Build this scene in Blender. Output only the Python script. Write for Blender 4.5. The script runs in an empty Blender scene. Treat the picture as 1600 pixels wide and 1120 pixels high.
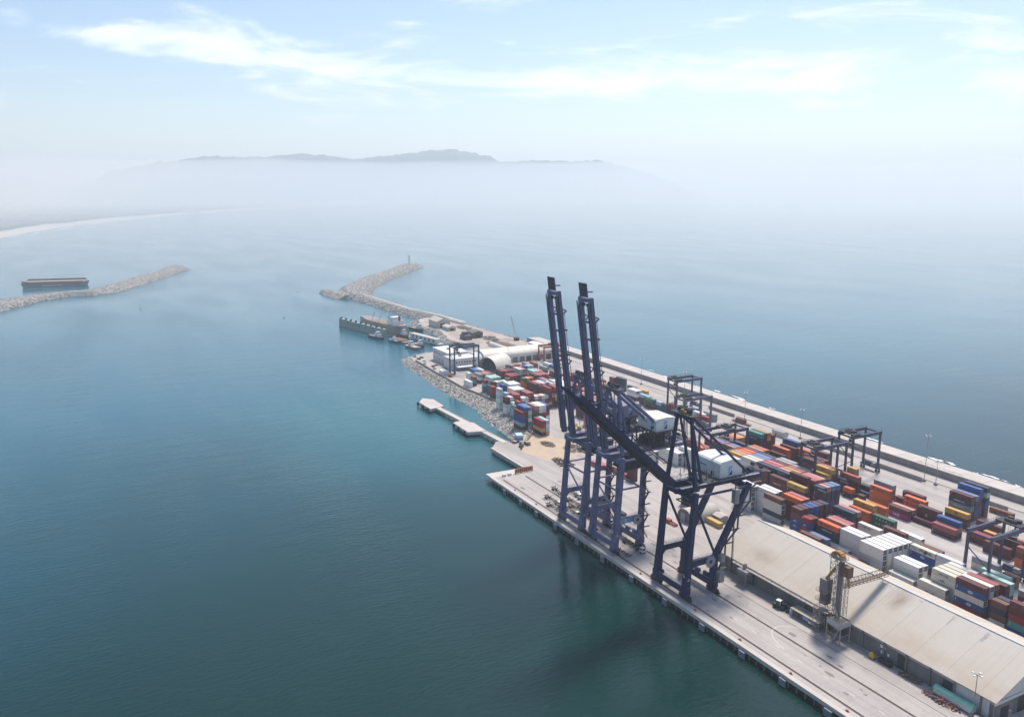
import bpy, math, random
from mathutils import Vector, Matrix
R = math.radians
rnd = random.Random(7)
SC = bpy.context.scene
COL = SC.collection

# ------------------------------------------------------------------ camera, sky, sun, exposure
CAM_H = 165.0
cam = bpy.data.cameras.new('camera'); camo = bpy.data.objects.new('camera', cam); COL.objects.link(camo)
cam.sensor_width = 36.0; cam.lens = 1316.4/1600*36.0
cam.clip_start = 1.0; cam.clip_end = 60000.0
yaw, pitch = R(-27.80), R(11.476)
fwd = Vector((-math.cos(yaw), -math.sin(yaw), 0.0))
camo.location = (0, 0, CAM_H)
look = Vector((fwd.x*math.cos(pitch), fwd.y*math.cos(pitch), -math.sin(pitch)))
camo.rotation_euler = look.to_track_quat('-Z', 'Y').to_euler()
SC.camera = camo

SUN_DIR = Vector((-0.36, 0.50, 1.04)).normalized()
sun_el = math.asin(SUN_DIR.z)
world = bpy.data.worlds.new('World'); SC.world = world; world.use_nodes = True
nt = world.node_tree; nt.nodes.clear()
def N(tree, typ, **kw):
    n = tree.nodes.new(typ)
    for k, v in kw.items():
        if k in n.inputs.keys(): n.inputs[k].default_value = v
        else: setattr(n, k, v)
    return n
L = nt.links.new
sky = N(nt, 'ShaderNodeTexSky', sky_type='NISHITA', sun_disc=False, sun_elevation=sun_el,
        sun_rotation=math.atan2(SUN_DIR.x, SUN_DIR.y), air_density=1.0, dust_density=1.0, ozone_density=1.5, altitude=100.0)
# thin cloud banks low in the sky: noise over azimuth and elevation, thicker along two banks
def M(op, a, b=None, c=None):
    n = nt.nodes.new('ShaderNodeMath'); n.operation = op
    for k, v in enumerate((a, b, c)):
        if v is None: continue
        if isinstance(v, (int, float)): n.inputs[k].default_value = v
        else: L(v, n.inputs[k])
    return n.outputs[0]
tc = N(nt, 'ShaderNodeTexCoord')
sep = N(nt, 'ShaderNodeSeparateXYZ'); L(tc.outputs['Generated'], sep.inputs[0])
DX, DY, DZ = sep.outputs['X'], sep.outputs['Y'], sep.outputs['Z']
fx, fy = -math.cos(yaw), -math.sin(yaw)
ff = M('ADD', M('MULTIPLY', DX, fx), M('MULTIPLY', DY, fy)); rr = M('ADD', M('MULTIPLY', DX, fy), M('MULTIPLY', DY, -fx))
azi = M('MULTIPLY', M('ARCTAN2', rr, ff), 57.2958); ele = M('MULTIPLY', M('ARCSINE', DZ), 57.2958)
def cloudnoise(sx, sy, ox, detail, rough, dist):
    c = nt.nodes.new('ShaderNodeCombineXYZ'); L(M('MULTIPLY_ADD', azi, sx, ox), c.inputs[0]); L(M('MULTIPLY', ele, sy), c.inputs[1]); c.inputs[2].default_value = 0.3
    n = nt.nodes.new('ShaderNodeTexNoise'); n.inputs['Scale'].default_value = 1.0; n.inputs['Detail'].default_value = detail; n.inputs['Roughness'].default_value = rough; n.inputs['Distortion'].default_value = dist
    L(c.outputs[0], n.inputs['Vector']); return n.outputs['Fac']
def bank(a0, sa, e0, se, tilt):
    da = M('DIVIDE', M('SUBTRACT', azi, a0), sa); de = M('DIVIDE', M('SUBTRACT', ele, M('MULTIPLY_ADD', M('SUBTRACT', azi, a0), tilt, e0)), se)
    return M('POWER', 2.718, M('MULTIPLY', M('ADD', M('MULTIPLY', da, da), M('MULTIPLY', de, de)), -1.0))
cn = cloudnoise(0.11, 0.55, 2.7, 9, 0.60, 0.5)
cov = M('ADD', M('MULTIPLY', bank(-18, 8.5, 8.6, 0.95, -0.02), 0.26), M('MULTIPLY', bank(19, 19, 6.9, 1.9, 0.01), 0.27))
cov = M('ADD', cov, M('ADD', M('MULTIPLY', bank(-4, 5, 11.9, 0.6, 0.0), 0.2), M('MULTIPLY', bank(-7, 16, 7.1, 0.8, -0.03), 0.18)))
cov = M('ADD', cov, M('MULTIPLY', bank(-25, 7, 6.2, 0.35, 0.02), 0.1))
nt_r = nt.nodes.new('ShaderNodeMapRange'); nt_r.interpolation_type = 'SMOOTHSTEP'; nt_r.inputs['From Min'].default_value = 0.56; nt_r.inputs['From Max'].default_value = 0.82
L(M('ADD', cn, cov), nt_r.inputs['Value'])
cm = N(nt, 'ShaderNodeMath', operation='MULTIPLY'); cm.inputs[1].default_value = 0.82; L(nt_r.outputs[0], cm.inputs[0])
hs = N(nt, 'ShaderNodeHueSaturation'); hs.inputs['Hue'].default_value = 0.503; hs.inputs['Saturation'].default_value = 1.12; hs.inputs['Value'].default_value = 1.0
L(sky.outputs[0], hs.inputs['Color'])
mx = N(nt, 'ShaderNodeMixRGB'); L(cm.outputs[0], mx.inputs[0]); L(hs.outputs[0], mx.inputs[1]); mx.inputs[2].default_value = (8.4, 8.8, 9.2, 1)
bg = N(nt, 'ShaderNodeBackground'); bg.inputs['Strength'].default_value = 0.083; L(mx.outputs[0], bg.inputs['Color'])
wo = N(nt, 'ShaderNodeOutputWorld'); L(bg.outputs[0], wo.inputs['Surface'])

sl = bpy.data.lights.new('sun', 'SUN'); sl.energy = 2.8; sl.angle = R(12.0); sl.color = (1.0, 0.92, 0.82)
so = bpy.data.objects.new('sun', sl); COL.objects.link(so)
so.rotation_euler = SUN_DIR.to_track_quat('Z', 'Y').to_euler(); so.location = (0, 0, 600)
SC.view_settings.view_transform = 'Standard'; SC.view_settings.look = 'None'
SC.view_settings.exposure = 0.86; SC.view_settings.gamma = 1.0; SC.view_settings.use_curve_mapping = False
SC.render.engine = 'CYCLES'
cy = SC.cycles
cy.max_bounces = 14; cy.diffuse_bounces = 2; cy.glossy_bounces = 3; cy.volume_bounces = 12; cy.transparent_max_bounces = 8
cy.use_denoising = True
try: cy.denoiser = 'OPENIMAGEDENOISE'
except Exception: pass
cy.sample_clamp_indirect = 6.0

# ------------------------------------------------------------------ materials
MATS = {}
def mat(name, col, rough=0.7, metal=0.0, var=0.0, scale=0.3, col2=None, bump=0.0, bscale=None, streak=False, objcol=False, attr=None, spec=0.4):
    if name in MATS: return MATS[name]
    m = bpy.data.materials.new(name); m.use_nodes = True; t = m.node_tree
    b = t.nodes['Principled BSDF']; ln = t.links.new
    b.inputs['Roughness'].default_value = rough; b.inputs['Metallic'].default_value = metal
    b.inputs['Specular IOR Level'].default_value = spec
    c4 = (*col, 1)
    src = None
    if objcol:
        oi = t.nodes.new('ShaderNodeObjectInfo'); src = oi.outputs['Color']
    if attr:
        at = t.nodes.new('ShaderNodeVertexColor'); at.layer_name = attr; src = at.outputs['Color']
    if var > 0 or col2:
        tco = t.nodes.new('ShaderNodeTexCoord')
        mp_ = t.nodes.new('ShaderNodeMapping'); ln(tco.outputs['Object'], mp_.inputs['Vector'])
        if objcol:
            oi2 = t.nodes.new('ShaderNodeObjectInfo'); mu = t.nodes.new('ShaderNodeVectorMath'); mu.operation = 'SCALE'
            mu.inputs[0].default_value = (91.0, 37.0, 53.0); ln(oi2.outputs['Random'], mu.inputs['Scale']); ln(mu.outputs[0], mp_.inputs['Location'])
        if streak: mp_.inputs['Scale'].default_value = (1.0, 1.0, 0.18)
        nz = t.nodes.new('ShaderNodeTexNoise'); nz.inputs['Scale'].default_value = scale; nz.inputs['Detail'].default_value = 7; nz.inputs['Roughness'].default_value = 0.62
        ln(mp_.outputs[0], nz.inputs['Vector'])
        rp = t.nodes.new('ShaderNodeValToRGB'); rp.color_ramp.elements[0].position = 0.36; rp.color_ramp.elements[1].position = 0.66
        ln(nz.outputs['Fac'], rp.inputs[0])
        mi = t.nodes.new('ShaderNodeMixRGB'); ln(rp.outputs[0], mi.inputs[0])
        if src is not None:
            ln(src, mi.inputs[1])
            dk = t.nodes.new('ShaderNodeMixRGB'); dk.inputs[0].default_value = var; ln(src, dk.inputs[1]); dk.inputs[2].default_value = (*(col2 or (0.25, 0.2, 0.17)), 1)
            ln(dk.outputs[0], mi.inputs[2])
        else:
            mi.inputs[1].default_value = c4
            mi.inputs[2].default_value = (*(col2 or tuple(c*(1-var) for c in col)), 1)
        ln(mi.outputs[0], b.inputs['Base Color'])
        if bump > 0:
            bp = t.nodes.new('ShaderNodeBump'); bp.inputs['Strength'].default_value = bump
            n2 = t.nodes.new('ShaderNodeTexNoise'); n2.inputs['Scale'].default_value = bscale or scale*4; n2.inputs['Detail'].default_value = 5
            ln(tco.outputs['Object'], n2.inputs['Vector']); ln(n2.outputs['Fac'], bp.inputs['Height']); ln(bp.outputs[0], b.inputs['Normal'])
    elif src is not None: ln(src, b.inputs['Base Color'])
    else: b.inputs['Base Color'].default_value = c4
    MATS[name] = m
    return m

NAVY = mat('navy_paint', (0.009, 0.020, 0.082), 0.5, var=0.3, scale=0.25, col2=(0.017, 0.027, 0.082), spec=0.25)
FADED = mat('faded_blue_paint', (0.16, 0.165, 0.29), 0.6, var=0.3, scale=0.22, col2=(0.10, 0.105, 0.20))
DARK = mat('dark_steel', (0.03, 0.032, 0.045), 0.6, var=0.3, scale=0.8)
GREYST = mat('galvanised_steel', (0.28, 0.28, 0.29), 0.55, var=0.25, scale=0.6)
RTGM = mat('gantry_blue_paint', (0.045, 0.055, 0.13), 0.5, var=0.3, scale=0.3, col2=(0.03, 0.035, 0.08))
WHITE = mat('white_paint', (0.78, 0.78, 0.77), 0.5, var=0.12, scale=0.35)
RUST = mat('rusty_steel', (0.16, 0.065, 0.035), 0.85, var=0.4, scale=0.9, col2=(0.24, 0.14, 0.09))
YEL = mat('yellow_paint', (0.55, 0.34, 0.04), 0.55, var=0.2, scale=0.6)
ORG = mat('orange_paint', (0.6, 0.17, 0.03), 0.55, var=0.2, scale=0.6)
RED = mat('red_paint', (0.38, 0.05, 0.04), 0.55, var=0.2, scale=0.6)
TYRE = mat('black_rubber', (0.018, 0.018, 0.02), 0.85)
GLASS = mat('dark_glass', (0.02, 0.03, 0.04), 0.12, spec=0.7)
LBLUE = mat('light_blue_paint', (0.16, 0.33, 0.55), 0.5, var=0.15, scale=0.4)
CONC = mat('concrete', (0.40, 0.365, 0.34), 0.9, var=0.35, scale=0.05, col2=(0.32, 0.295, 0.285), bump=0.15, bscale=0.7)
CONCD = mat('grey_concrete', (0.20, 0.19, 0.19), 0.9, var=0.3, scale=0.15, streak=True, col2=(0.13, 0.12, 0.125))
PALE = mat('pale_concrete', (0.56, 0.51, 0.46), 0.9, var=0.15, scale=0.08, bump=0.1)
BLACK = mat('black_print', (0.02, 0.02, 0.025), 0.6)
PRINTW = mat('white_print', (0.8, 0.8, 0.8), 0.6)
PURP = mat('purple_print', (0.08, 0.02, 0.22), 0.6)
BPRINT = mat('blue_print', (0.02, 0.06, 0.25), 0.6)
BROWN = mat('brown_stain', (0.42, 0.29, 0.12), 0.8)

# ------------------------------------------------------------------ mesh helpers
class MB:
    def __init__(s): s.v = []; s.f = []
    def add(s, vs, fs):
        o = len(s.v); s.v += [tuple(v) for v in vs]; s.f += [tuple(i+o for i in f) for f in fs]; return s
    def box(s, x0, y0, z0, x1, y1, z1):
        return s.add([(x0,y0,z0),(x1,y0,z0),(x1,y1,z0),(x0,y1,z0),(x0,y0,z1),(x1,y0,z1),(x1,y1,z1),(x0,y1,z1)],
                     [(0,3,2,1),(4,5,6,7),(0,1,5,4),(1,2,6,5),(2,3,7,6),(3,0,4,7)])
    def cbox(s, c, d): return s.box(c[0]-d[0]/2, c[1]-d[1]/2, c[2]-d[2]/2, c[0]+d[0]/2, c[1]+d[1]/2, c[2]+d[2]/2)
    def beam(s, p, q, w, h, w2=None, h2=None, side=None):
        p = Vector(p); q = Vector(q); d = (q-p).normalized()
        if side is None:
            side = d.cross(Vector((0,0,1)))
            if side.length < 0.05: side = Vector((1,0,0))
        side = Vector(side); side = (side - d*side.dot(d)).normalized(); up = side.cross(d)
        w2 = w if w2 is None else w2; h2 = h if h2 is None else h2
        vs = []
        for c, a, b in ((p, w, h), (q, w2, h2)):
            for i, j in ((-1,-1),(1,-1),(1,1),(-1,1)): vs.append(c + side*(a/2*i) + up*(b/2*j))
        return s.add(vs, [(0,1,2,3),(7,6,5,4),(0,4,5,1),(1,5,6,2),(2,6,7,3),(3,7,4,0)])
    def tube(s, p, q, r, n=8, r2=None):
        p = Vector(p); q = Vector(q); d = (q-p).normalized()
        a = d.cross(Vector((0,0,1)))
        if a.length < 0.05: a = Vector((1,0,0))
        a.normalize(); b = d.cross(a); r2 = r if r2 is None else r2
        vs = []
        for c, rr in ((p, r), (q, r2)):
            for k in range(n):
                t = 2*math.pi*k/n; vs.append(c + a*(rr*math.cos(t)) + b*(rr*math.sin(t)))
        fs = [(k, (k+1)%n, n+(k+1)%n, n+k) for k in range(n)]
        fs += [tuple(range(n-1,-1,-1)), tuple(range(n, 2*n))]
        return s.add(vs, fs)
    def prism(s, poly, z0, z1):
        n = len(poly)
        a = sum(poly[i][0]*poly[(i+1)%n][1]-poly[(i+1)%n][0]*poly[i][1] for i in range(n))
        if a < 0: poly = poly[::-1]
        vs = [(x,y,z0) for x,y in poly]+[(x,y,z1) for x,y in poly]
        return s.add(vs, [tuple(range(n-1,-1,-1)), tuple(range(n,2*n))]+[(i,(i+1)%n,n+(i+1)%n,n+i) for i in range(n)])
    def extr(s, prof, axis, a, b):
        # profile (u, z) extruded along x ('x': u is y) or y ('y': u is x)
        n = len(prof)
        P = (lambda u,z,t: (t,u,z)) if axis == 'x' else (lambda u,z,t: (u,t,z))
        vs = [P(u,z,a) for u,z in prof]+[P(u,z,b) for u,z in prof]
        return s.add(vs, [tuple(range(n-1,-1,-1)), tuple(range(n,2*n))]+[(i,(i+1)%n,n+(i+1)%n,n+i) for i in range(n)])
    def rail(s, pts, h=1.1, step=2.0, r=0.05):
        for p, q in zip(pts[:-1], pts[1:]):
            p = Vector(p); q = Vector(q); up = Vector((0,0,h))
            s.beam(p+up, q+up, r*1.6, r*1.6); s.beam(p+up*0.5, q+up*0.5, r, r)
            n = max(1, int((q-p).length/step))
            for k in range(n+1):
                c = p.lerp(q, k/n); s.beam(c, c+up, r*1.4, r*1.4)
        return s
    def mesh(s, name, m, smooth=False):
        me = bpy.data.meshes.new(name); me.from_pydata(s.v, [], s.f); me.update()
        bmfix(me)
        if m is not None: me.materials.append(m)
        if smooth: me.polygons.foreach_set('use_smooth', [True]*len(me.polygons))
        return me
    def build(s, name, m, parent=None, smooth=False, loc=None):
        return link(name, s.mesh(name, m, smooth), parent, loc)
import bmesh
def bmfix(me):
    if len(me.polygons) > 60000: return
    b = bmesh.new(); b.from_mesh(me); bmesh.ops.recalc_face_normals(b, faces=b.faces); b.to_mesh(me); b.free()
def link(name, data, parent=None, loc=None):
    o = bpy.data.objects.new(name, data); COL.objects.link(o)
    if parent is not None: o.parent = parent
    if loc is not None: o.location = loc
    return o
def tag(o, label=None, cat=None, group=None, kind=None):
    if label: o['label'] = label
    if cat: o['category'] = cat
    if group: o['group'] = group
    if kind: o['kind'] = kind
    return o
def thing(name, label, cat, loc=(0,0,0), rz=0.0, group=None):
    o = bpy.data.objects.new(name, None); COL.objects.link(o); o.location = loc; o.rotation_euler = (0,0,rz); o.empty_display_size = 1
    return tag(o, label, cat, group)
def dup(root, loc, rz=None, label=None, group=None):
    def cp(o, par):
        c = o.copy(); COL.objects.link(c)
        if par is not None: c.parent = par
        for ch in o.children: cp(ch, c)
        return c
    r = cp(root, None); r.location = loc
    if rz is not None: r.rotation_euler = (0,0,rz)
    if label: r['label'] = label
    if group: r['group'] = group
    return r
TXT = {}
def text_mesh(txt, size, m):
    k = (txt, size, m.name)
    if k in TXT: return TXT[k]
    cu = bpy.data.curves.new('lettering', 'FONT'); cu.body = txt; cu.size = size; cu.align_x = 'CENTER'; cu.align_y = 'CENTER'; cu.resolution_u = 2; cu.offset = size*0.015
    o = bpy.data.objects.new('lettering', cu); COL.objects.link(o)
    dg = bpy.context.evaluated_depsgraph_get(); me = bpy.data.meshes.new_from_object(o.evaluated_get(dg)); me.name = 'lettering'
    COL.objects.unlink(o); bpy.data.objects.remove(o); bpy.data.curves.remove(cu)
    me.materials.clear(); me.materials.append(m)
    TXT[k] = me
    return me
# ------------------------------------------------------------------ water
WZ = -3.2
def water_material():
    m = bpy.data.materials.new('sea_water'); m.use_nodes = True; t = m.node_tree; ln = t.links.new; b = t.nodes['Principled BSDF']
    b.inputs['Roughness'].default_value = 0.10; b.inputs['IOR'].default_value = 1.333; b.inputs['Specular IOR Level'].default_value = 0.5
    g = t.nodes.new('ShaderNodeNewGeometry')
    n1 = t.nodes.new('ShaderNodeTexNoise'); n1.inputs['Scale'].default_value = 0.0045; n1.inputs['Detail'].default_value = 5; n1.inputs['Distortion'].default_value = 0.6
    ln(g.outputs['Position'], n1.inputs['Vector'])
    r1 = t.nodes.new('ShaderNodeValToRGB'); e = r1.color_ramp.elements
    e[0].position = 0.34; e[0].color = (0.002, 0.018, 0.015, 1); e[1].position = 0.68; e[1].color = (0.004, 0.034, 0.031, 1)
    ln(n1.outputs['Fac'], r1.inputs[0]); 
    # base colour painted bluer outwards for reflected sky, dark green in the inner berth
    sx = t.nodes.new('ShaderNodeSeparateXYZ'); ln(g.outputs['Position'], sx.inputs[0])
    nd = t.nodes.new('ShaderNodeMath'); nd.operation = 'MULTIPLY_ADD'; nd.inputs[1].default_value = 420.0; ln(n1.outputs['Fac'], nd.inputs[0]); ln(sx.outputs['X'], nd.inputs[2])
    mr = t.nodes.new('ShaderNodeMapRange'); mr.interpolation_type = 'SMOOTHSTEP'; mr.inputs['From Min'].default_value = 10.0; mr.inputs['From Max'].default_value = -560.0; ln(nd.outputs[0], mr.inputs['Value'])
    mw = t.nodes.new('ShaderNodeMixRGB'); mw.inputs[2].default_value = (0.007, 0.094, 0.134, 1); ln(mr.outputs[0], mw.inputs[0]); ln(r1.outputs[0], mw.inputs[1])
    # paler silty patch over the shallows off the jetty
    ms = t.nodes.new('ShaderNodeMapping'); ms.inputs['Scale'].default_value = (1/210, 1/120, 0); ms.inputs['Location'].default_value = (560/210, -190/120, 0); ln(g.outputs['Position'], ms.inputs['Vector'])
    le = t.nodes.new('ShaderNodeVectorMath'); le.operation = 'LENGTH'; ln(ms.outputs[0], le.inputs[0])
    nl = t.nodes.new('ShaderNodeMath'); nl.operation = 'MULTIPLY_ADD'; nl.inputs[1].default_value = 0.9; ln(n1.outputs['Fac'], nl.inputs[0]); ln(le.outputs['Value'], nl.inputs[2])
    ml = t.nodes.new('ShaderNodeMapRange'); ml.interpolation_type = 'SMOOTHSTEP'; ml.inputs['From Min'].default_value = 1.5; ml.inputs['From Max'].default_value = 0.5; ml.inputs['To Max'].default_value = 0.75; ln(nl.outputs[0], ml.inputs['Value'])
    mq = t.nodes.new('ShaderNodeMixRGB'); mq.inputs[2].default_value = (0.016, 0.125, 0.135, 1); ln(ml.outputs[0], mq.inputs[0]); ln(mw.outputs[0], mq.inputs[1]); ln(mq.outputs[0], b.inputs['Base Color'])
    # long swell trains crossing the harbour plus small chop
    mp_ = t.nodes.new('ShaderNodeMapping'); mp_.inputs['Rotation'].default_value = (0, 0, R(52)); mp_.inputs['Scale'].default_value = (0.09, 0.022, 0.05)
    ln(g.outputs['Position'], mp_.inputs['Vector'])
    n2 = t.nodes.new('ShaderNodeTexNoise'); n2.inputs['Scale'].default_value = 1.0; n2.inputs['Detail'].default_value = 3; n2.inputs['Roughness'].default_value = 0.5
    ln(mp_.outputs[0], n2.inputs['Vector'])
    mp3 = t.nodes.new('ShaderNodeMapping'); mp3.inputs['Rotation'].default_value = (0, 0, R(40)); mp3.inputs['Scale'].default_value = (0.55, 0.22, 0.3)
    ln(g.outputs['Position'], mp3.inputs['Vector'])
    n3 = t.nodes.new('ShaderNodeTexNoise'); n3.inputs['Scale'].default_value = 1.0; n3.inputs['Detail'].default_value = 4; n3.inputs['Roughness'].default_value = 0.6
    ln(mp3.outputs[0], n3.inputs['Vector'])
    ad = t.nodes.new('ShaderNodeMath'); ad.operation = 'MULTIPLY_ADD'; ad.inputs[1].default_value = 1.0
    ln(n2.outputs['Fac'], ad.inputs[0]); ln(n3.outputs['Fac'], ad.inputs[2])
    bp = t.nodes.new('ShaderNodeBump'); bp.inputs['Strength'].default_value = 0.24; bp.inputs['Distance'].default_value = 1.0
    # wind lanes: stretches of ruffled water between smoother slicks
    mpw = t.nodes.new('ShaderNodeMapping'); mpw.inputs['Rotation'].default_value = (0, 0, R(35)); mpw.inputs['Scale'].default_value = (0.004, 0.013, 0.01); ln(g.outputs['Position'], mpw.inputs['Vector'])
    nw = t.nodes.new('ShaderNodeTexNoise'); nw.inputs['Scale'].default_value = 1.0; nw.inputs['Detail'].default_value = 5; ln(mpw.outputs[0], nw.inputs['Vector'])
    rw = t.nodes.new('ShaderNodeMapRange'); rw.inputs['From Min'].default_value = 0.38; rw.inputs['From Max'].default_value = 0.62; rw.inputs['To Min'].default_value = 0.06; rw.inputs['To Max'].default_value = 0.27; ln(nw.outputs['Fac'], rw.inputs['Value']); ln(rw.outputs[0], bp.inputs['Strength'])
    ln(ad.outputs[0], bp.inputs['Height']); ln(bp.outputs[0], b.inputs['Normal'])
    return m
XMIN, XMAX, YMIN, YMAX = -15000.0, 1500.0, -2600.0, 13600.0
wm = MB(); nx, ny = 12, 12
wm.add([(XMIN+20+(XMAX-XMIN-40)*i/nx, YMIN+20+(YMAX-YMIN-40)*j/ny, WZ) for j in range(ny+1) for i in range(nx+1)],
       [(j*(nx+1)+i, j*(nx+1)+i+1, (j+1)*(nx+1)+i+1, (j+1)*(nx+1)+i) for j in range(ny) for i in range(nx)])
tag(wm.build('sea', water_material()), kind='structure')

# ------------------------------------------------------------------ far mountains and coast
def fbm(x, y, s=1.0, o=4):
    from mathutils import noise
    return noise.fractal(Vector((x*s, y*s, 0.37)), 1.0, 2.0, o)
MTN = mat('mountain_scrub', (0.062, 0.080, 0.078), 0.95, var=0.4, scale=0.002, col2=(0.10, 0.10, 0.09))
rt = Vector((-fwd.y, fwd.x, 0)) * -1.0
def dirpx(u): return (fwd + rt*((u-800)/1316.4*math.cos(pitch)*1.0)).normalized()
PROF = [(60,325),(120,292),(180,264),(250,251),(290,246),(340,241),(380,243),(420,240),(475,236),(520,240),(555,247),(600,240),(640,235),(665,232),(700,230),(730,235),(765,239),(780,249),(805,251),(840,247),(870,250),(905,249),(935,245),(965,253),(1000,262),(1040,276),(1090,300),(1130,325),(1140,330)]
def mtn():
    D = 9800.0; mb = MB(); cols = 260; rows = 15; vs = []
    for i in range(cols+1):
        u = PROF[0][0] + (PROF[-1][0]-PROF[0][0])*i/cols
        for (a, ya), (b_, yb) in zip(PROF[:-1], PROF[1:]):
            if a <= u <= b_: y = ya+(yb-ya)*(u-a)/(b_-a); break
        d = dirpx(u); dist = D/ max(0.2, d.dot(fwd))
        h = CAM_H + D*(292.7-y)/1316.4/math.cos(pitch)*1.0
        h += fbm(u*0.05, 1.3)*16 + fbm(u*0.15, 4.1)*17 + fbm(u*0.5, 2.2)*7
        for j in range(rows+1):
            t = j/rows*2-1
            p = d*(dist + t*900)
            k = 1-abs(t)**0.9
            z = max(-6, h*k + fbm(p.x*0.0016, p.y*0.0016)*110*k*(1-k)*2 + (fbm(p.x*0.006, p.y*0.006)*35)*k*(1-k)*2 - 6*(1-k))
            if t < 0 and k < 0.02: z = -6
            vs.append((p.x, p.y, z))
    n = rows+1
    mb.add(vs, [(i*n+j, (i+1)*n+j, (i+1)*n+j+1, i*n+j+1) for i in range(cols) for j in range(rows)])
    tag(mb.build('mountains', MTN, smooth=True), kind='structure')
mtn()
SAND = mat('beach_sand', (0.60, 0.53, 0.45), 0.95, var=0.15, scale=0.004)
LAND = mat('coastal_plain', (0.16, 0.145, 0.11), 0.95, var=0.6, scale=0.004, col2=(0.30, 0.26, 0.21))
BL = [(-2600,-330),(-3373,-193),(-4261,30),(-5100,380),(-6165,912),(-7669,1961),(-9490,3720),(-12200,6600)]
def shore(off, z):
    out = []
    for i, (x, y) in enumerate(BL):
        a = Vector(BL[max(0, i-1)]); b_ = Vector(BL[min(len(BL)-1, i+1)]); d = (b_-a).normalized(); nrm = Vector((-d.y, d.x))
        if nrm.x > 0: nrm = -nrm
        if nrm.y > 0 and abs(nrm.y) > abs(nrm.x): nrm = -nrm
        p = Vector((x, y)) + nrm*off; out.append((p.x, p.y, z))
    return out
def strip(a, b_):
    m = MB(); n = len(a); m.add(a+b_, [(i, i+1, n+i+1, n+i) for i in range(n-1)]); return m
SUB = 14
def dens(pts):
    out = []
    for (x0,y0,z0),(x1,y1,z1) in zip(pts[:-1], pts[1:]):
        for k in range(SUB): t = k/SUB; out.append((x0+(x1-x0)*t, y0+(y1-y0)*t, z0+(z1-z0)*t))
    return out+[pts[-1]]
def wob(pts, amp, seed):
    return [(x+fbm(x*0.003+seed, y*0.003)*amp, y+fbm(x*0.003, y*0.003+seed)*amp, z) for x,y,z in pts]
s0 = wob(dens(shore(0, WZ-0.3)), 25, 1); s1 = wob(dens(shore(55, 1.0)), 25, 1); s2 = wob(dens(shore(110, 2.5)), 40, 5); s3 = dens(shore(5200, 8.0))
s3 = [(max(x, XMIN+60), max(y, YMIN+60), z) for x,y,z in s3]
tag(strip(s0, s1).build('beach_foreshore', SAND), kind='structure')
tag(strip(s1, s2).build('beach', SAND), kind='structure')
tag(strip(s2, s3).build('coastal_plain', LAND), kind='structure')
FOAMM = mat('sea_foam', (0.85, 0.87, 0.88), 0.7)
fo = MB()
for k in range(46):
    i = rnd.randrange(8, len(s0)-12); a = Vector(s0[i]); b_ = Vector(s0[i+1]); d = (b_-a).normalized(); n = Vector((-d.y, d.x, 0))
    if n.x < 0: n = -n
    c = a.lerp(b_, rnd.random()) + n*rnd.uniform(0, 70); l = rnd.uniform(25, 120); w_ = rnd.uniform(1.5, 5)
    pts = []
    for s_ in (-1, 1):
        for q in range(7):
            t = q/6*2-1; pts.append(c + d*(l*t) + n*(s_*w_*(1-t*t) + fbm(q*0.6, k)*3) + Vector((0,0,3.5+0.05)) - Vector((0,0,3.4)) )
    pts = [(p.x, p.y, WZ+0.15) for p in pts]
    fo.add(pts, [(q, q+1, 8+q, 7+q) for q in range(6)])
tag(fo.build('surf_foam', FOAMM), kind='stuff')
# distant town and scrub on the plain: too small to tell apart
tw = MB()
for k in range(2600):
    t = rnd.random()**0.8; i = rnd.randrange(6, len(s2)-30); a = Vector(s2[i]); b_ = Vector(s3[i])
    c = a.lerp(b_, 0.02+0.5*t*t); s_ = rnd.uniform(8, 34); h = rnd.uniform(4, 11)
    tw.cbox((c.x, c.y, 3+h/2), (s_, s_*rnd.uniform(0.5, 2.2), h))
tag(tw.build('distant_town', mat('town_walls', (0.45, 0.42, 0.39), 0.9, var=0.6, scale=0.01, col2=(0.2, 0.17, 0.14))), kind='stuff')
sc_ = MB()
for k in range(1800):
    i = rnd.randrange(4, len(s2)-30); a = Vector(s2[i]); b_ = Vector(s3[i]); c = a.lerp(b_, 0.01+0.5*rnd.random()**2); s_ = rnd.uniform(10, 40)
    sc_.tube((c.x, c.y, 1), (c.x, c.y, rnd.uniform(4, 9)), s_, 6, s_*0.4)
tag(sc_.build('coastal_scrub', mat('scrub_green', (0.055, 0.07, 0.035), 0.95)), kind='stuff')
b_ = thing('beach_hotel', 'pale blocky building on the far beach standing alone above the sand', 'building', (-6050, 760, 3))
MB().box(-45,-60,0,45,60,34).build('wall', WHITE, b_); MB().box(-30,-40,34.1,20,10,48).build('tower', WHITE, b_); MB().box(-47,-62,30,47,62,31.5).build('cornice', WHITE, b_)

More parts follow.
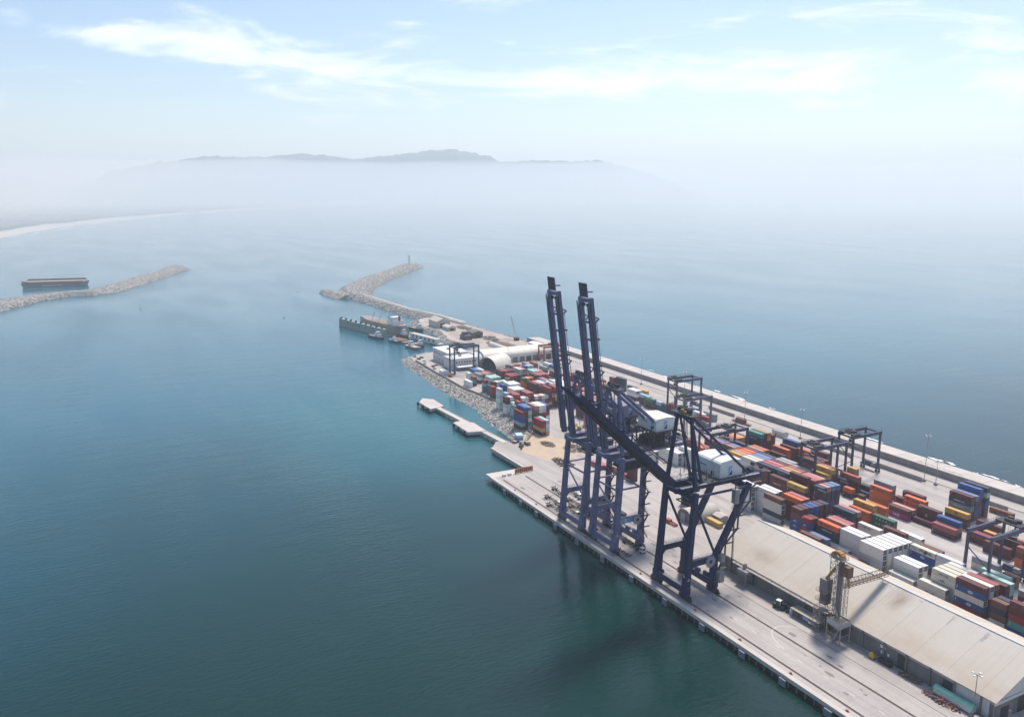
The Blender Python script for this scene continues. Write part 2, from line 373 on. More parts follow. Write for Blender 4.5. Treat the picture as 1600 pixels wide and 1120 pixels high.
# ------------------------------------------------------------------ port ground
DECK = [(40,206.9),(-417.2,206.9),(-424.6,233.0),(-467.6,232.0),(-479.0,240.5),(-478.5,247.5),(-466,254),(-482,268),(-508,273),(-540,279.5),(-565,286),(-599,284),(-625,281.5),(-687,284.2),(-750,288),(-772,292.5),(-784,312),(-787,333),(-778,352),(-778,366),(-795,380),(-822,370),(-845,366),(-866,372),(-909,382),(-935,372),(-952,377),(-992,388),(-1010,412),(-985,424),(-885,430.5),(-791,437.5),(-560,438.5),(40,438.5)]
def ground_material():
    m = bpy.data.materials.new('port_concrete'); m.use_nodes = True; t = m.node_tree; ln = t.links.new; b = t.nodes['Principled BSDF']
    b.inputs['Roughness'].default_value = 0.9; b.inputs['Specular IOR Level'].default_value = 0.25
    g = t.nodes.new('ShaderNodeNewGeometry')
    def noise(sc, rot, scale, det=6):
        mp_ = t.nodes.new('ShaderNodeMapping'); mp_.inputs['Scale'].default_value = sc; mp_.inputs['Rotation'].default_value = (0,0,rot); ln(g.outputs['Position'], mp_.inputs['Vector'])
        n = t.nodes.new('ShaderNodeTexNoise'); n.inputs['Scale'].default_value = scale; n.inputs['Detail'].default_value = det; n.inputs['Roughness'].default_value = 0.65; ln(mp_.outputs[0], n.inputs['Vector']); return n.outputs['Fac']
    def ramp(f, a, b2):
        r = t.nodes.new('ShaderNodeMapRange'); r.inputs['From Min'].default_value = a; r.inputs['From Max'].default_value = b2; ln(f, r.inputs['Value']); return r.outputs[0]
    def mix(f, c1, c2, k=1.0):
        x = t.nodes.new('ShaderNodeMixRGB')
        mu = t.nodes.new('ShaderNodeMath'); mu.operation = 'MULTIPLY'; mu.inputs[1].default_value = k; ln(f, mu.inputs[0]); ln(mu.outputs[0], x.inputs[0])
        for i, c in ((1, c1), (2, c2)):
            if isinstance(c, tuple): x.inputs[i].default_value = (*c, 1)
            else: ln(c, x.inputs[i])
        return x.outputs[0]
    c = mix(ramp(noise((0.02,0.03,1),0,1.0), 0.35, 0.7), (0.42,0.385,0.36), (0.52,0.47,0.435))
    c = mix(ramp(noise((0.010,0.17,1),0,1.0), 0.46, 0.68), c, (0.265,0.24,0.235), 0.8)      # tyre-worn lanes along the quay
    c = mix(ramp(noise((0.25,0.25,1),0,1.0), 0.55, 0.8), c, (0.24,0.21,0.20), 0.55)          # oil and dust blotches
    c = mix(ramp(noise((1.7,1.7,1),0,1.0), 0.3, 0.8), c, (0.36,0.33,0.31), 0.35)
    br = t.nodes.new('ShaderNodeTexBrick'); br.inputs['Scale'].default_value = 0.125; br.inputs['Mortar Size'].default_value = 0.009; br.inputs['Brick Width'].default_value = 1.0; br.inputs['Row Height'].default_value = 0.62; br.offset = 0.0
    br.inputs['Color1'].default_value = (0,0,0,1); br.inputs['Color2'].default_value = (0.12,0.12,0.12,1); br.inputs['Mortar'].default_value = (0.55,0.55,0.55,1)
    ln(g.outputs['Position'], br.inputs['Vector'])
    c = mix(br.outputs['Color'], c, (0.22,0.2,0.19), 0.8)
    ln(c, b.inputs['Base Color'])
    return m
GROUND = ground_material()
import bmesh as _b
def slab(name, poly, z0, z1, m):
    bm = _b.new(); top = [bm.verts.new((x,y,z1)) for x,y in poly]; bot = [bm.verts.new((x,y,z0)) for x,y in poly]
    f = bm.faces.new(top); n = len(poly)
    for i in range(n): bm.faces.new((top[i], bot[i], bot[(i+1)%n], top[(i+1)%n]))
    _b.ops.triangulate(bm, faces=[f]); _b.ops.recalc_face_normals(bm, faces=bm.faces)
    me = bpy.data.meshes.new(name); bm.to_mesh(me); bm.free(); me.materials.append(m)
    return tag(link(name, me), kind='structure')
slab('port_ground', DECK, -9.0, 0.0, GROUND)
# quay edge: capping beam, near-black sheet painted as under-deck shade, piles and fenders
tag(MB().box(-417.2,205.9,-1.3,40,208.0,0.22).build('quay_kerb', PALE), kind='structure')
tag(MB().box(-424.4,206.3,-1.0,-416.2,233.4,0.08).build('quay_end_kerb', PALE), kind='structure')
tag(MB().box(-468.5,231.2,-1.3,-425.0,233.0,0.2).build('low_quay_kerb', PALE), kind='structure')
tag(MB().box(-416.8,206.45,-6,40,206.85,-1.3).build('quay_shade_face', mat('under_deck_shade', (0.035,0.033,0.033), 0.8)), kind='structure')
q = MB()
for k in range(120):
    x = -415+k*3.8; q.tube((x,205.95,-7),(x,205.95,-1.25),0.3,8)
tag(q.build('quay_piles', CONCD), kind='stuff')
fen = MB().box(-1.5,-0.55,-1.3,1.5,0,1.25).mesh('panel', mat('fender_face', (0.22,0.25,0.30), 0.7, var=0.3, scale=0.5))
cone = MB().tube((-0.8,0,0.2),(-0.8,0.75,0.2),0.55,10).tube((0.8,0,0.2),(0.8,0.75,0.2),0.55,10).mesh('rubber_cone', TYRE)
FX = [-397.5,-378.4,-361.0,-341.5,-321.3,-299.5,-277,-253.5,-230.5,-208.5,-188.6,-168.8,-149,-129]
FP = ['by the quay corner','second from the quay corner','third from the quay corner','beside the farthest crane','below the far crane between its legs','below the gap between the two raised cranes','between the middle crane and the near crane','under the near crane seaward sill','just beyond the near crane','fourth from the bottom edge of the photo','third from the bottom edge of the photo','nearest one in view','out of view to the right','last one out of view']
for x, ph in zip(FX, FP):
    o = thing('quay_fender', 'grey fender panel hung on the quay face, '+ph, 'fender', (x,204.9,-1.9), group='fenders along the quay face')
    link('panel', fen, o); link('rubber_cone', cone, o)
bol = MB().tube((0,0,0),(0,0,0.45),0.32,10).tube((0,0,0.45),(0,0,0.7),0.5,10,0.42).mesh('head', mat('bollard_red', (0.42,0.16,0.12), 0.7)); bolb = MB().box(-0.7,-0.5,0,0.7,0.5,0.06).mesh('base_plate', RUST)
BX_ = [-392.4,-368.3,-344.2,-320,-297,-275.7,-239.4,-214,-188.8,-164.7,-140.5]
for k, x in enumerate(BX_):
    o = thing('mooring_bollard', 'faded red mooring bollard on the quay edge, %s' % ['first from the quay corner','second from the quay corner','beside the far crane','between the two raised cranes','by the middle crane','short of the near crane','just past the near crane','opposite the parked loader','second from the bottom of the photo','last one before the bottom edge','outside the photo at the right'][k], 'bollard', (x,208.65,0), group='mooring bollards on the quay')
    link('head', bol, o); link('base_plate', bolb, o)
RAILM = mat('rail_rust', (0.085,0.05,0.035), 0.8, var=0.4, scale=0.5)
for y, lab in ((210.9,'rusty seaward crane rail set in the quay beside the edge'),(225.4,'rusty landward crane rail set in the middle of the quay')):
    o = thing('crane_rail', lab, 'rail', (-410.5,y,0))
    MB().box(0,-0.07,0,450,0.07,0.10).build('rail_head', RAILM, o); MB().box(0,-0.55,0.004,450,-0.2,0.012).build('slot', BLACK, o); MB().box(0,0.2,0.004,450,0.5,0.012).build('stain', RAILM, o)
o = thing('cable_slot', 'thin dark slot running along the quay short of the warehouse', 'drain', (-395,234.5,0)); MB().box(0,-0.13,0.003,440,0.13,0.012).build('cover', BLACK, o)
# cross cracks and rust ticks leading off the rails
st = MB()
for k in range(72):
    x = -400+k*5.4+rnd.uniform(-0.6,0.6)
    for y in (210.9, 225.4):
        if rnd.random() < 0.7: st.add([(x,y+0.6,0.008),(x+0.16,y+0.6,0.008),(x-rnd.uniform(.4,1.3),y+rnd.uniform(1.6,2.8),0.008)], [(0,1,2)])
tag(st.build('rust_stains', mat('rust_stain', (0.30,0.20,0.15), 0.9)), kind='stuff')
MARK = mat('worn_paint', (0.66,0.62,0.55), 0.8)
arc = MB(); P0 = []
for k in range(25):
    a = R(95+165*k/24); P0.append((-199+15.5*math.cos(a)*1.0, 228+9.5*math.sin(a)))
for (x0,y0),(x1,y1) in zip(P0[:-1], P0[1:]): arc.beam((x0,y0,0.011),(x1,y1,0.011),0.22,0.008)
tag(arc.build('painted_arc', MARK), kind='structure')
dsh = MB()
for k in range(16): dsh.box(-262+k*11.3, 217.4+0.5*(k%2), 0.006, -259.6+k*11.3, 217.65+0.5*(k%2), 0.014)
tag(dsh.build('quay_dashes', MARK), kind='structure')
ol = MB()
for k in range(70):
    x, y, r_ = rnd.uniform(-410,-100), rnd.choice((214,217,220,222.5,229,232,238,241))+rnd.uniform(-1.5,1.5), rnd.uniform(.3,1.6); n_ = 10
    ol.add([(x+r_*1.8*math.cos(6.283*i/n_)*rnd.uniform(.6,1.2), y+r_*.7*math.sin(6.283*i/n_)*rnd.uniform(.6,1.2), 0.016) for i in range(n_)], [tuple(range(n_))])
tag(ol.build('oil_stains', mat('oil_stain', (0.20,0.18,0.175), .7)), kind='stuff')
# the road between the yard blocks
tag(MB().add([(-330,350.4,0.008),(30,350.4,0.008),(30,359.8,0.008),(-330,359.8,0.008)],[(0,1,2,3)]).build('yard_road', mat('road_concrete', (0.50,0.465,0.44), 0.9, var=0.3, scale=0.08, col2=(0.40,0.37,0.355))), kind='structure')
for y in (349.6, 355.1, 360.6):
    m_ = MB()
    for k in range(40): m_.box(-330+k*9, y-0.09, 0.012, -330+k*9+(8.8 if y != 355.1 else 4), y+0.09, 0.02)
    tag(m_.build('lane_line', MARK), kind='structure')
# sea wall: outer slope, crest, inner face, service road
SLOPE = mat('sea_slope_concrete', (0.55,0.50,0.455), 0.9, var=0.2, scale=0.06, col2=(0.46,0.42,0.39), bump=0.1)
WALLG = mat('sea_wall_face', (0.27,0.25,0.245), 0.9, var=0.3, scale=0.2, streak=True, col2=(0.19,0.18,0.18))
tag(MB().add([(-795,438.4,3.9),(40,438.4,3.9),(40,453.2,3.3),(-795,453.2,3.3),(-795,462.5,-4.5),(40,462.5,-4.5)],[(0,1,2,3),(3,2,5,4)]).build('sea_slope', SLOPE), kind='structure')
sw = thing('sea_wall', 'long grey concrete sea wall backing the service road', 'wall', (-795,438.4,0)); X0 = 0.0; k = 0
while X0 < 830:
    ln_ = 9.8; MB().box(X0,-0.8,-0.5,X0+ln_,0.0,4.02+0.02*(k%2)).build('panel', WALLG, sw); X0 += 10.0; k += 1
tag(MB().add([(-780,426.5,0.006),(40,426.5,0.006),(40,437.5,0.006),(-780,437.5,0.006)],[(0,1,2,3)]).build('service_road', mat('service_road_concrete', (0.47,0.43,0.40), 0.9, var=0.25, scale=0.1)), kind='structure')
lt = text_mesh('BIENVENIDO A TU PUERTO', 2.3, mat('faded_print', (0.30,0.27,0.25), 0.9))
o = link('sea_slope_lettering', lt, None, (-300.5,441.6,3.86)); o.rotation_euler = (R(-2.3),0,0); o['kind'] = 'structure'; tag(o, 'faded dark lettering painted on the pale sea defence near the wall crest', 'lettering', kind='thing')
JT = mat('joint_line', (0.38,0.35,0.33), 0.95); jl = MB()
for k in range(60): jl.box(-790+k*14,438.6,3.905,-789.85+k*14,453.0,3.93)
tag(jl.build('crest_joints', JT), kind='stuff')
kb = MB(); kb.box(-780,425.9,0,40,426.3,0.35); tag(kb.build('service_road_kerb', PALE), kind='structure')
BLKW = mat('block_wall', (0.36,0.33,0.315), 0.9, var=0.3, scale=0.5, col2=(0.27,0.25,0.24))
def blockwall(x0, x1, y, h, lab):
    o = thing('block_wall', lab, 'wall', (x0,y,0)); x = 0
    while x < x1-x0-0.1:
        MB().box(x,-0.3,0,min(x+2.9, x1-x0),0.3,h).build('panel', BLKW, o); x += 3.0
blockwall(-337,-296,421.2,2.6,'row of upright grey concrete panels opposite the rightmost sea-side yard crane')
blockwall(-480,-452,422.5,2.4,'short row of grey concrete panels behind the tall dark yard crane pair')
blockwall(-412,-398,421,2.2,'short brown grey panel wall beside the pale box hut')
blockwall(-372,-346,422,2.4,'grey panel wall seen between the legs of the second sea-side yard crane')
blockwall(-268,-246,421.5,2.2,'grey panel wall ending behind the tall blue container stacks')
# foam along the sea slope
fo = MB()
for k in range(30):
    x = rnd.uniform(-780, -120); c = Vector((x, 469+rnd.uniform(0,10)*rnd.random(), 0)); l = rnd.uniform(1.5,8); w_ = rnd.uniform(0.3,1.2)
    if k in (0,1,2,3): x, l, w_ = [(-322,9,1.7),(-316,5,2.2),(-287,8,1.2),(-372,9,1.2)][k]; c = Vector((x,473.5,0))
    pts = []
    for s_ in (-1,1):
        for q_ in range(9):
            t = q_/8*2-1; pts.append((c.x+l*t, c.y+s_*w_*(1-t*t)*(0.6+0.7*abs(fbm(q_*0.9,k+s_)))+fbm(q_*0.5,k)*1.2, WZ+0.25))
    fo.add(pts, [(q_, q_+1, 10+q_, 9+q_) for q_ in range(8)])
tag(fo.build('wave_foam', FOAMM), kind='stuff')

# ------------------------------------------------------------------ rock shores and breakwaters
from mathutils import noise as mnoise
ICO = None
def ico():
    bm = bmesh.new(); bmesh.ops.create_icosphere(bm, subdivisions=1, radius=1.0); bm.verts.ensure_lookup_table()
    r = ([v.co.copy() for v in bm.verts], [tuple(v.index for v in f.verts) for f in bm.faces]); bm.free(); return r
ICO = ico()
def rocks(name, spots, m):
    mb = MB()
    for x, y, z, s in spots:
        rot = Matrix.Rotation(rnd.uniform(0,6.28),3,'Z') @ Matrix.Rotation(rnd.uniform(0,6.28),3,'X')
        sc3 = Vector((s*rnd.uniform(.8,1.4), s*rnd.uniform(.7,1.1), s*rnd.uniform(.5,.9)))
        vs = [rot @ Vector((v.x*sc3.x, v.y*sc3.y, v.z*sc3.z))*rnd.uniform(.8,1.15) + Vector((x,y,z)) for v in ICO[0]]
        mb.add(vs, ICO[1])
    me = bpy.data.meshes.new(name); me.from_pydata(mb.v, [], mb.f); me.update(); me.materials.append(m)
    ca = me.color_attributes.new('Col', 'BYTE_COLOR', 'CORNER')
    vals = []
    for s_ in spots:
        b_ = rnd.choice((0.24,0.32,0.40,0.48,0.56)); w_ = rnd.uniform(0.82,1.0); vals += [b_, b_*(0.93), b_*w_*0.92, 1.0]*60
    ca.data.foreach_set('color', vals)
    return tag(link(name, me), kind='stuff')
ROCKM = mat('armour_rock', (0.3,0.27,0.25), 0.95, attr='Col')
SOIL = mat('rubble_soil', (0.26,0.225,0.195), 0.95, var=0.4, scale=0.25, col2=(0.36,0.32,0.28), bump=0.4, bscale=0.8)
def seglen(path): return [ (Vector(b_)-Vector(a)).length for a,b_ in zip(path[:-1],path[1:]) ]
def bank(name, top, bot, ztop, m, n=2.2, size=0.9, gname=None):
    # sloping bank between a crest line and a waterline, then boulders over it
    a = [(x,y,ztop-0.05) for x,y in top]; b_ = [(x,y,WZ-1.2) for x,y in bot]
    tag(strip(a, b_).build(gname or 'shore_bank', SOIL), kind='structure')
    sp = []
    for (t0,t1,b0,b1) in zip(top[:-1],top[1:],bot[:-1],bot[1:]):
        ar = (Vector(t1)-Vector(t0)).length*(((Vector(b0)-Vector(t0)).length+(Vector(b1)-Vector(t1)).length)/2)
        for k in range(int(ar/n)):
            u, v = rnd.random(), rnd.random()
            p = Vector(t0).lerp(Vector(t1),u).lerp(Vector(b0).lerp(Vector(b1),u),v); z = (ztop-0.1)*(1-v)+(WZ-1.0)*v
            sp.append((p.x,p.y,z+0.1,size*rnd.uniform(.5,1.35)))
    return rocks(name, sp, m)
TOPL = [(-466,254),(-482,268),(-508,273),(-540,279.5),(-565,286),(-599,284),(-625,281.5),(-687,284.2),(-750,288),(-772,292.5)]
BOTL = [(-468,250),(-488,256),(-510,258),(-545,262),(-570,268.5),(-602,268),(-628,267.5),(-687,273),(-752,278),(-779,284)]
bank('shore_rocks', TOPL, BOTL, 0.0, ROCKM, n=1.0, size=1.0)
# low brown wall along the top of the rock shore, one panel after another
sh = thing('shore_wall', 'low brown wall following the top of the rock shore', 'wall', (0,0,0))
SHW = mat('brown_wall', (0.24,0.19,0.165), 0.9, var=0.3, scale=0.5, col2=(0.30,0.26,0.23))
for (x0,y0),(x1,y1) in zip(TOPL[:-2], TOPL[1:-1]):
    l_ = math.hypot(x1-x0, y1-y0); n_ = max(1, int(l_/9)); a_ = Vector((x0, y0+1.8, 0)); b_ = Vector((x1, y1+1.8, 0))
    for k in range(n_): MB().beam(a_.lerp(b_, k/n_)+Vector((0,0,.9)), a_.lerp(b_, (k+.97)/n_)+Vector((0,0,.9)), 0.35, 1.9).build('panel', SHW, sh)
TOP2 = [(-772,292.5),(-784,312),(-787,333),(-778,352),(-778,366),(-795,380),(-822,370),(-845,366),(-866,372),(-909,382),(-935,372),(-952,377),(-992,388),(-1010,412)]
BOT2 = [(-779,284),(-792,310),(-795,333),(-786,352),(-788,362),(-796,371),(-822,362),(-846,358),(-868,363),(-908,372),(-936,363),(-958,369),(-1000,380),(-1018,408)]
bank('basin_rocks', TOP2, BOT2, 0.0, ROCKM, n=1.5, size=1.1)
TOP3 = [(-791,437.5),(-885,430.5),(-985,424),(-1010,412)]; BOT3 = [(-795,452),(-886,441),(-988,434),(-1018,420)]
bank('seaward_rocks', TOP3, BOT3, 0.0, ROCKM, n=1.3, size=1.2)
def breakwater(name, path, wt, wb, zt, rn, rsize, cap=None):
    pts = [Vector(p) for p in path]; Lp, Rp, Lb, Rb, Cl, Cr = [],[],[],[],[],[]
    for i, p in enumerate(pts):
        a = pts[max(0,i-1)]; b_ = pts[min(len(pts)-1,i+1)]; d = (b_-a).normalized(); n = Vector((-d.y,d.x)); t = wt[i] if isinstance(wt,list) else wt; w_ = wb[i] if isinstance(wb,list) else wb
        Lp.append(p+n*t); Rp.append(p-n*t); Lb.append(p+n*w_); Rb.append(p-n*w_)
    to = lambda ps,z: [(p.x,p.y,z) for p in ps]
    m = MB(); n = len(pts)
    m.add(to(Lb,WZ-1.5)+to(Lp,zt)+to(Rp,zt)+to(Rb,WZ-1.5), [(k*n+i,k*n+i+1,(k+1)*n+i+1,(k+1)*n+i) for k in range(3) for i in range(n-1)]+[(0,n,2*n,3*n),(n-1,2*n-1,3*n-1,4*n-1)])
    tag(m.build(name, mat('breakwater_core', (0.34,0.315,0.29), 0.95, var=0.35, scale=0.2, col2=(0.25,0.23,0.215), bump=0.4)), kind='structure')
    sp = []
    for i in range(n-1):
        l = (pts[i+1]-pts[i]).length
        for A,B,C,D_,z0,z1,f in ((Lp[i],Lp[i+1],Lb[i],Lb[i+1],zt,WZ-1.2,1.0),(Rp[i],Rp[i+1],Rb[i],Rb[i+1],zt,WZ-1.2,1.0),(Lp[i],Lp[i+1],Rp[i],Rp[i+1],zt,zt,0.35)):
            ar = l*((A-C).length+(B-D_).length)/2
            for k in range(int(ar/rn*f)):
                u,v = rnd.random(), rnd.random(); q_ = A.lerp(B,u).lerp(C.lerp(D_,u),v); sp.append((q_.x,q_.y,z0*(1-v)+z1*v,rsize*rnd.uniform(.55,1.3)))
    rocks(name.replace('breakwater','breakwater_rocks'), sp, ROCKM)
breakwater('breakwater', [(-1000,418),(-1072,405),(-1187,401),(-1262,398)], [6,5,6,9], [18,16,17,20], 2.6, 3.2, 1.2)
breakwater('breakwater_arm', [(-1250,396),(-1300,402),(-1380,430),(-1500,505),(-1600,578),(-1708,655),(-1722,666)], [8,13,15,15,15,16,6], [20,30,30,30,30,30,18], 3.4, 4.2, 1.1)
breakwater('breakwater_spur', [(-1268,392),(-1310,378),(-1350,364)], [18,13,2], [34,24,8], 2.2, 4.2, 1.1)
breakwater('breakwater_west', [(-1300,-220),(-1380,-110),(-1470,-50),(-1500,-10),(-1505,28),(-1530,52),(-1670,112),(-1800,166),(-1890,203),(-1905,210)], [30,24,10,9,10,12,14,14,14,5], [46,38,20,17,18,24,28,28,28,16], 3.0, 5.2, 1.15)
CREST = mat('crest_path', (0.50,0.46,0.42), 0.95, var=0.2, scale=0.1)
def pathstrip(name, path, w_, z):
    pts = [Vector(p) for p in path]; a, b_ = [], []
    for i,p in enumerate(pts):
        d = (pts[min(len(pts)-1,i+1)]-pts[max(0,i-1)]).normalized(); n = Vector((-d.y,d.x)); a.append((*(p+n*w_),z)); b_.append((*(p-n*w_),z))
    tag(strip(a,b_).build(name, CREST), kind='structure')
pathstrip('breakwater_path', [(-930,425),(-1000,420),(-1072,407.5),(-1187,403.5),(-1255,400),(-1290,405),(-1310,412)], 2.6, 3.3)

# ------------------------------------------------------------------ jetty with two platforms
J = thing('mooring_jetty', 'long pale concrete mooring jetty with two wide platforms', 'jetty', (0,0,0))
MB().prism([(-474,243.0),(-474,247.3),(-589,242.6),(-589,238.4)], -1.4, 0.25).build('walkway', PALE, J)
MB().prism([(-506,232.6),(-503,245.5),(-526,246.4),(-535,240),(-533,233.4)], -1.6, 0.55).build('platform', PALE, J)
MB().prism([(-575,233.5),(-579,246.2),(-602,247.0),(-609,240.5),(-598,233.5)], -1.6, 0.55).build('platform', PALE, J)
for k in range(16):
    x = -480-k*7.6; MB().tube((x,243.0+(x+480)*-0.035*-1,-7),(x,243.0+(x+480)*0.04,-1.3),0.5,8).build('pile', CONCD, J)
for x in (-512,-522,-531,-580,-590,-600): MB().box(x-1.2,232.6,-2.6,x+1.2,233.6,0.2).build('fender_strip', TYRE, J)
MB().rail([(-474,247.1,0.25),(-503,245.6,0.25)],1.0,3).rail([(-527,244.6,0.25),(-576,242.9,0.25)],1.0,3).build('handrail', GREYST, J)
# ------------------------------------------------------------------ warehouse beside the quay
ROOFM = bpy.data.materials.new('dusty_roof_sheet'); ROOFM.use_nodes = True
def roofmat(m):
    t = m.node_tree; ln = t.links.new; b = t.nodes['Principled BSDF']; b.inputs['Roughness'].default_value = 0.75; b.inputs['Specular IOR Level'].default_value = 0.3
    g = t.nodes.new('ShaderNodeNewGeometry')
    def nz(sc, s, d=6):
        mp_ = t.nodes.new('ShaderNodeMapping'); mp_.inputs['Scale'].default_value = sc; ln(g.outputs['Position'], mp_.inputs['Vector'])
        n = t.nodes.new('ShaderNodeTexNoise'); n.inputs['Scale'].default_value = s; n.inputs['Detail'].default_value = d; n.inputs['Roughness'].default_value = 0.6; ln(mp_.outputs[0], n.inputs['Vector']); return n.outputs['Fac']
    def rng(f,a,c):
        r = t.nodes.new('ShaderNodeMapRange'); r.inputs['From Min'].default_value = a; r.inputs['From Max'].default_value = c; ln(f, r.inputs['Value']); return r.outputs[0]
    def mix(f,c1,c2):
        x = t.nodes.new('ShaderNodeMixRGB'); ln(f, x.inputs[0])
        for i,c in ((1,c1),(2,c2)):
            if isinstance(c,tuple): x.inputs[i].default_value = (*c,1)
            else: ln(c, x.inputs[i])
        return x.outputs[0]
    def mul(a, k):
        x = t.nodes.new('ShaderNodeMath'); x.operation = 'MULTIPLY'; ln(a, x.inputs[0])
        if isinstance(k, float): x.inputs[1].default_value = k
        else: ln(k, x.inputs[1])
        return x.outputs[0]
    sp = t.nodes.new('ShaderNodeSeparateXYZ'); ln(g.outputs['Position'], sp.inputs[0])
    low = rng(sp.outputs['Z'], 17.5, 8.0)                                  # grain dust lies thicker low on the slope
    c = mix(mul(nz((0.03,0.05,0.05),1.0), 0.9), (0.58,0.54,0.485), (0.52,0.475,0.42))
    c = mix(mul(low, rng(nz((0.05,0.1,0.1),1.0), 0.25, 0.7)), c, (0.46,0.375,0.28))
    c = mix(mul(rng(nz((0.9,0.04,0.04),1.0), 0.5, 0.8), 0.35), c, (0.40,0.35,0.30))      # run-off streaks down the sheets
    # dust plume stains below the tower and at the small hopper
    def spot(cx, cy, rx, ry):
        mp_ = t.nodes.new('ShaderNodeMapping'); mp_.inputs['Location'].default_value = (-cx/rx, -cy/ry, 0); mp_.inputs['Scale'].default_value = (1/rx, 1/ry, 0); ln(g.outputs['Position'], mp_.inputs['Vector'])
        l = t.nodes.new('ShaderNodeVectorMath'); l.operation = 'LENGTH'; ln(mp_.outputs[0], l.inputs[0]); return rng(l.outputs['Value'], 1.0, 0.15)
    c = mix(mul(mul(spot(-188.5,262,5.5,7.0), rng(nz((0.3,0.1,0.1),1.0),0.2,0.6)), 0.75), c, (0.25,0.18,0.13))
    c = mix(mul(mul(spot(-247,251.5,9.0,6.0), rng(nz((0.2,0.2,0.1),1.0),0.2,0.7)), 0.55), c, (0.30,0.23,0.19))
    ln(c, b.inputs['Base Color'])
roofmat(ROOFM)
def warehouse():
    o = thing('long_warehouse', 'long grey warehouse with pale dusty pitched roof beside the quay', 'warehouse', (0,0,0))
    X0, X1, Y0, Y1, YR, ZE, ZR = -266.0, -139.0, 244.6, 289.5, 267.0, 7.3, 17.3
    # sloped roof sheets with the ridge, hip at the near end; each sheet strip slightly proud of the next
    n = 21; xs = [X0-0.6+(X1-X0+1.2)*i/n for i in range(n+1)]
    for i in range(n):
        a, b_ = xs[i], xs[i+1]; dz = 0.05*(i%2)
        for ys, s in ((Y0-0.9,1),(Y1+0.9,-1)):
            m = MB(); ra = rb = 1.0
            pts = [(a,ys,ZE+dz),(b_,ys,ZE+dz),(b_, ys+(YR-ys)*rb, ZE+(ZR-ZE)*rb+dz),(a, ys+(YR-ys)*ra, ZE+(ZR-ZE)*ra+dz)]
            m.add(pts+[(x,y,z-0.12) for x,y,z in pts], [(0,1,2,3),(7,6,5,4),(0,4,5,1),(1,5,6,2),(2,6,7,3),(3,7,4,0)])
            m.build('roof_sheet', ROOFM, o)
    HX = mat('hip_sheet', (0.55,0.56,0.56), 0.7, var=0.15, scale=0.1)
    MB().extr([(Y0+.2,ZE-.1),(Y1-.2,ZE-.1),(YR,ZR-.2)],'x',X1-0.3,X1+0.05).build('gable', HX, o); MB().box(X1-0.2,Y0-0.7,ZE-1.2,X1+0.35,Y1+0.7,ZE-0.12).build('gable_fascia', HX, o)
    MB().box(X0-0.6,YR-0.35,ZR-0.02,X1+0.6,YR+0.35,ZR+0.16).build('ridge_cap', HX, o)
    ve = MB()
    for i in range(9):
        x = X0+6+i*13; MB().beam((x,YR-1.5,ZR-.62),(x,YR-10.5,ZR-4.6),1.1,0.06).build('roof_seam', mat('roof_seam_grey', (0.44,0.425,0.41), .8, var=.3, scale=.5), o)
    MB().box(X0,Y0+0.3,-0.2,X1,Y0+0.7,ZE-1.6).build('wall', CONCD, o)
    MB().box(X0,Y0+0.25,ZE-1.6,X1,Y0+0.65,ZE-0.15).build('upper_cladding', mat('pale_cladding', (0.40,0.40,0.42), 0.7, var=0.2, scale=0.4), o)
    MB().box(X1-0.5,Y0+0.7,-0.2,X1,Y1-0.7,ZE-0.15).build('end_wall', CONCD, o)
    MB().box(X0,Y1-0.7,-0.2,X1-0.5,Y1-0.3,ZE-0.15).build('back_wall', CONCD, o)
    MB().box(X0,Y0+0.7,-0.2,X0+0.4,Y1-0.7,ZE-0.15).build('far_end_wall', CONCD, o)
    MB().add([(X0+.1,Y0+.4,ZE-.2),(X0+.1,Y1-.4,ZE-.2),(X0+.1,YR,ZR-.15)],[(0,1,2)]).build('gable', CONCD, o)
    for i in range(15):
        x = X0+4+i*9.1; MB().box(x-0.35,Y0-0.15,-0.1,x+0.35,Y0+0.29,ZE-0.25).build('pilaster', CONCD, o)
    for x in (-172.8,-155.5,-246): MB().box(x-1.6,Y0+0.05,0,x+1.6,Y0+0.29,5.2).build('door', DARK, o)
    for x,w_,z in ((-180.6,2.2,4.0),(-180.9,0.9,1.9),(-178.2,0.7,2.0)): MB().box(x-w_/2,Y0+0.12,z,x+w_/2,Y0+0.28,z+1.1).build('notice_board', WHITE, o)
    MB().box(-152.5,Y0+0.1,0.3,-141.0,Y0+0.26,6.3).build('painted_panel', mat('whitewash', (0.52,0.52,0.53), 0.8, var=0.2, scale=0.5), o)
    # eave conveyor gallery on the far half
    g = MB().box(-256,Y0-2.4,ZE-0.9,-204,Y0-1.0,ZE-0.55); g.build('eave_walkway', mat('dusty_steel', (0.42,0.37,0.33), 0.8, var=0.3, scale=0.5), o)
    MB().rail([(-256,Y0-2.35,ZE-0.55),(-204,Y0-2.35,ZE-0.55)],1.0,2.6,0.045).build('handrail', GREYST, o)
    MB().box(-138.98,Y0+3,0,-138.8,Y0+7,4.2).box(-138.98,Y0+12,0,-138.8,Y0+18,5.2).build('end_door', DARK, o)
    MB().tube((-139,Y0-0.6,0),(-139,Y0-0.6,ZE-0.1),0.12,8).build('downpipe', GREYST, o)
warehouse()

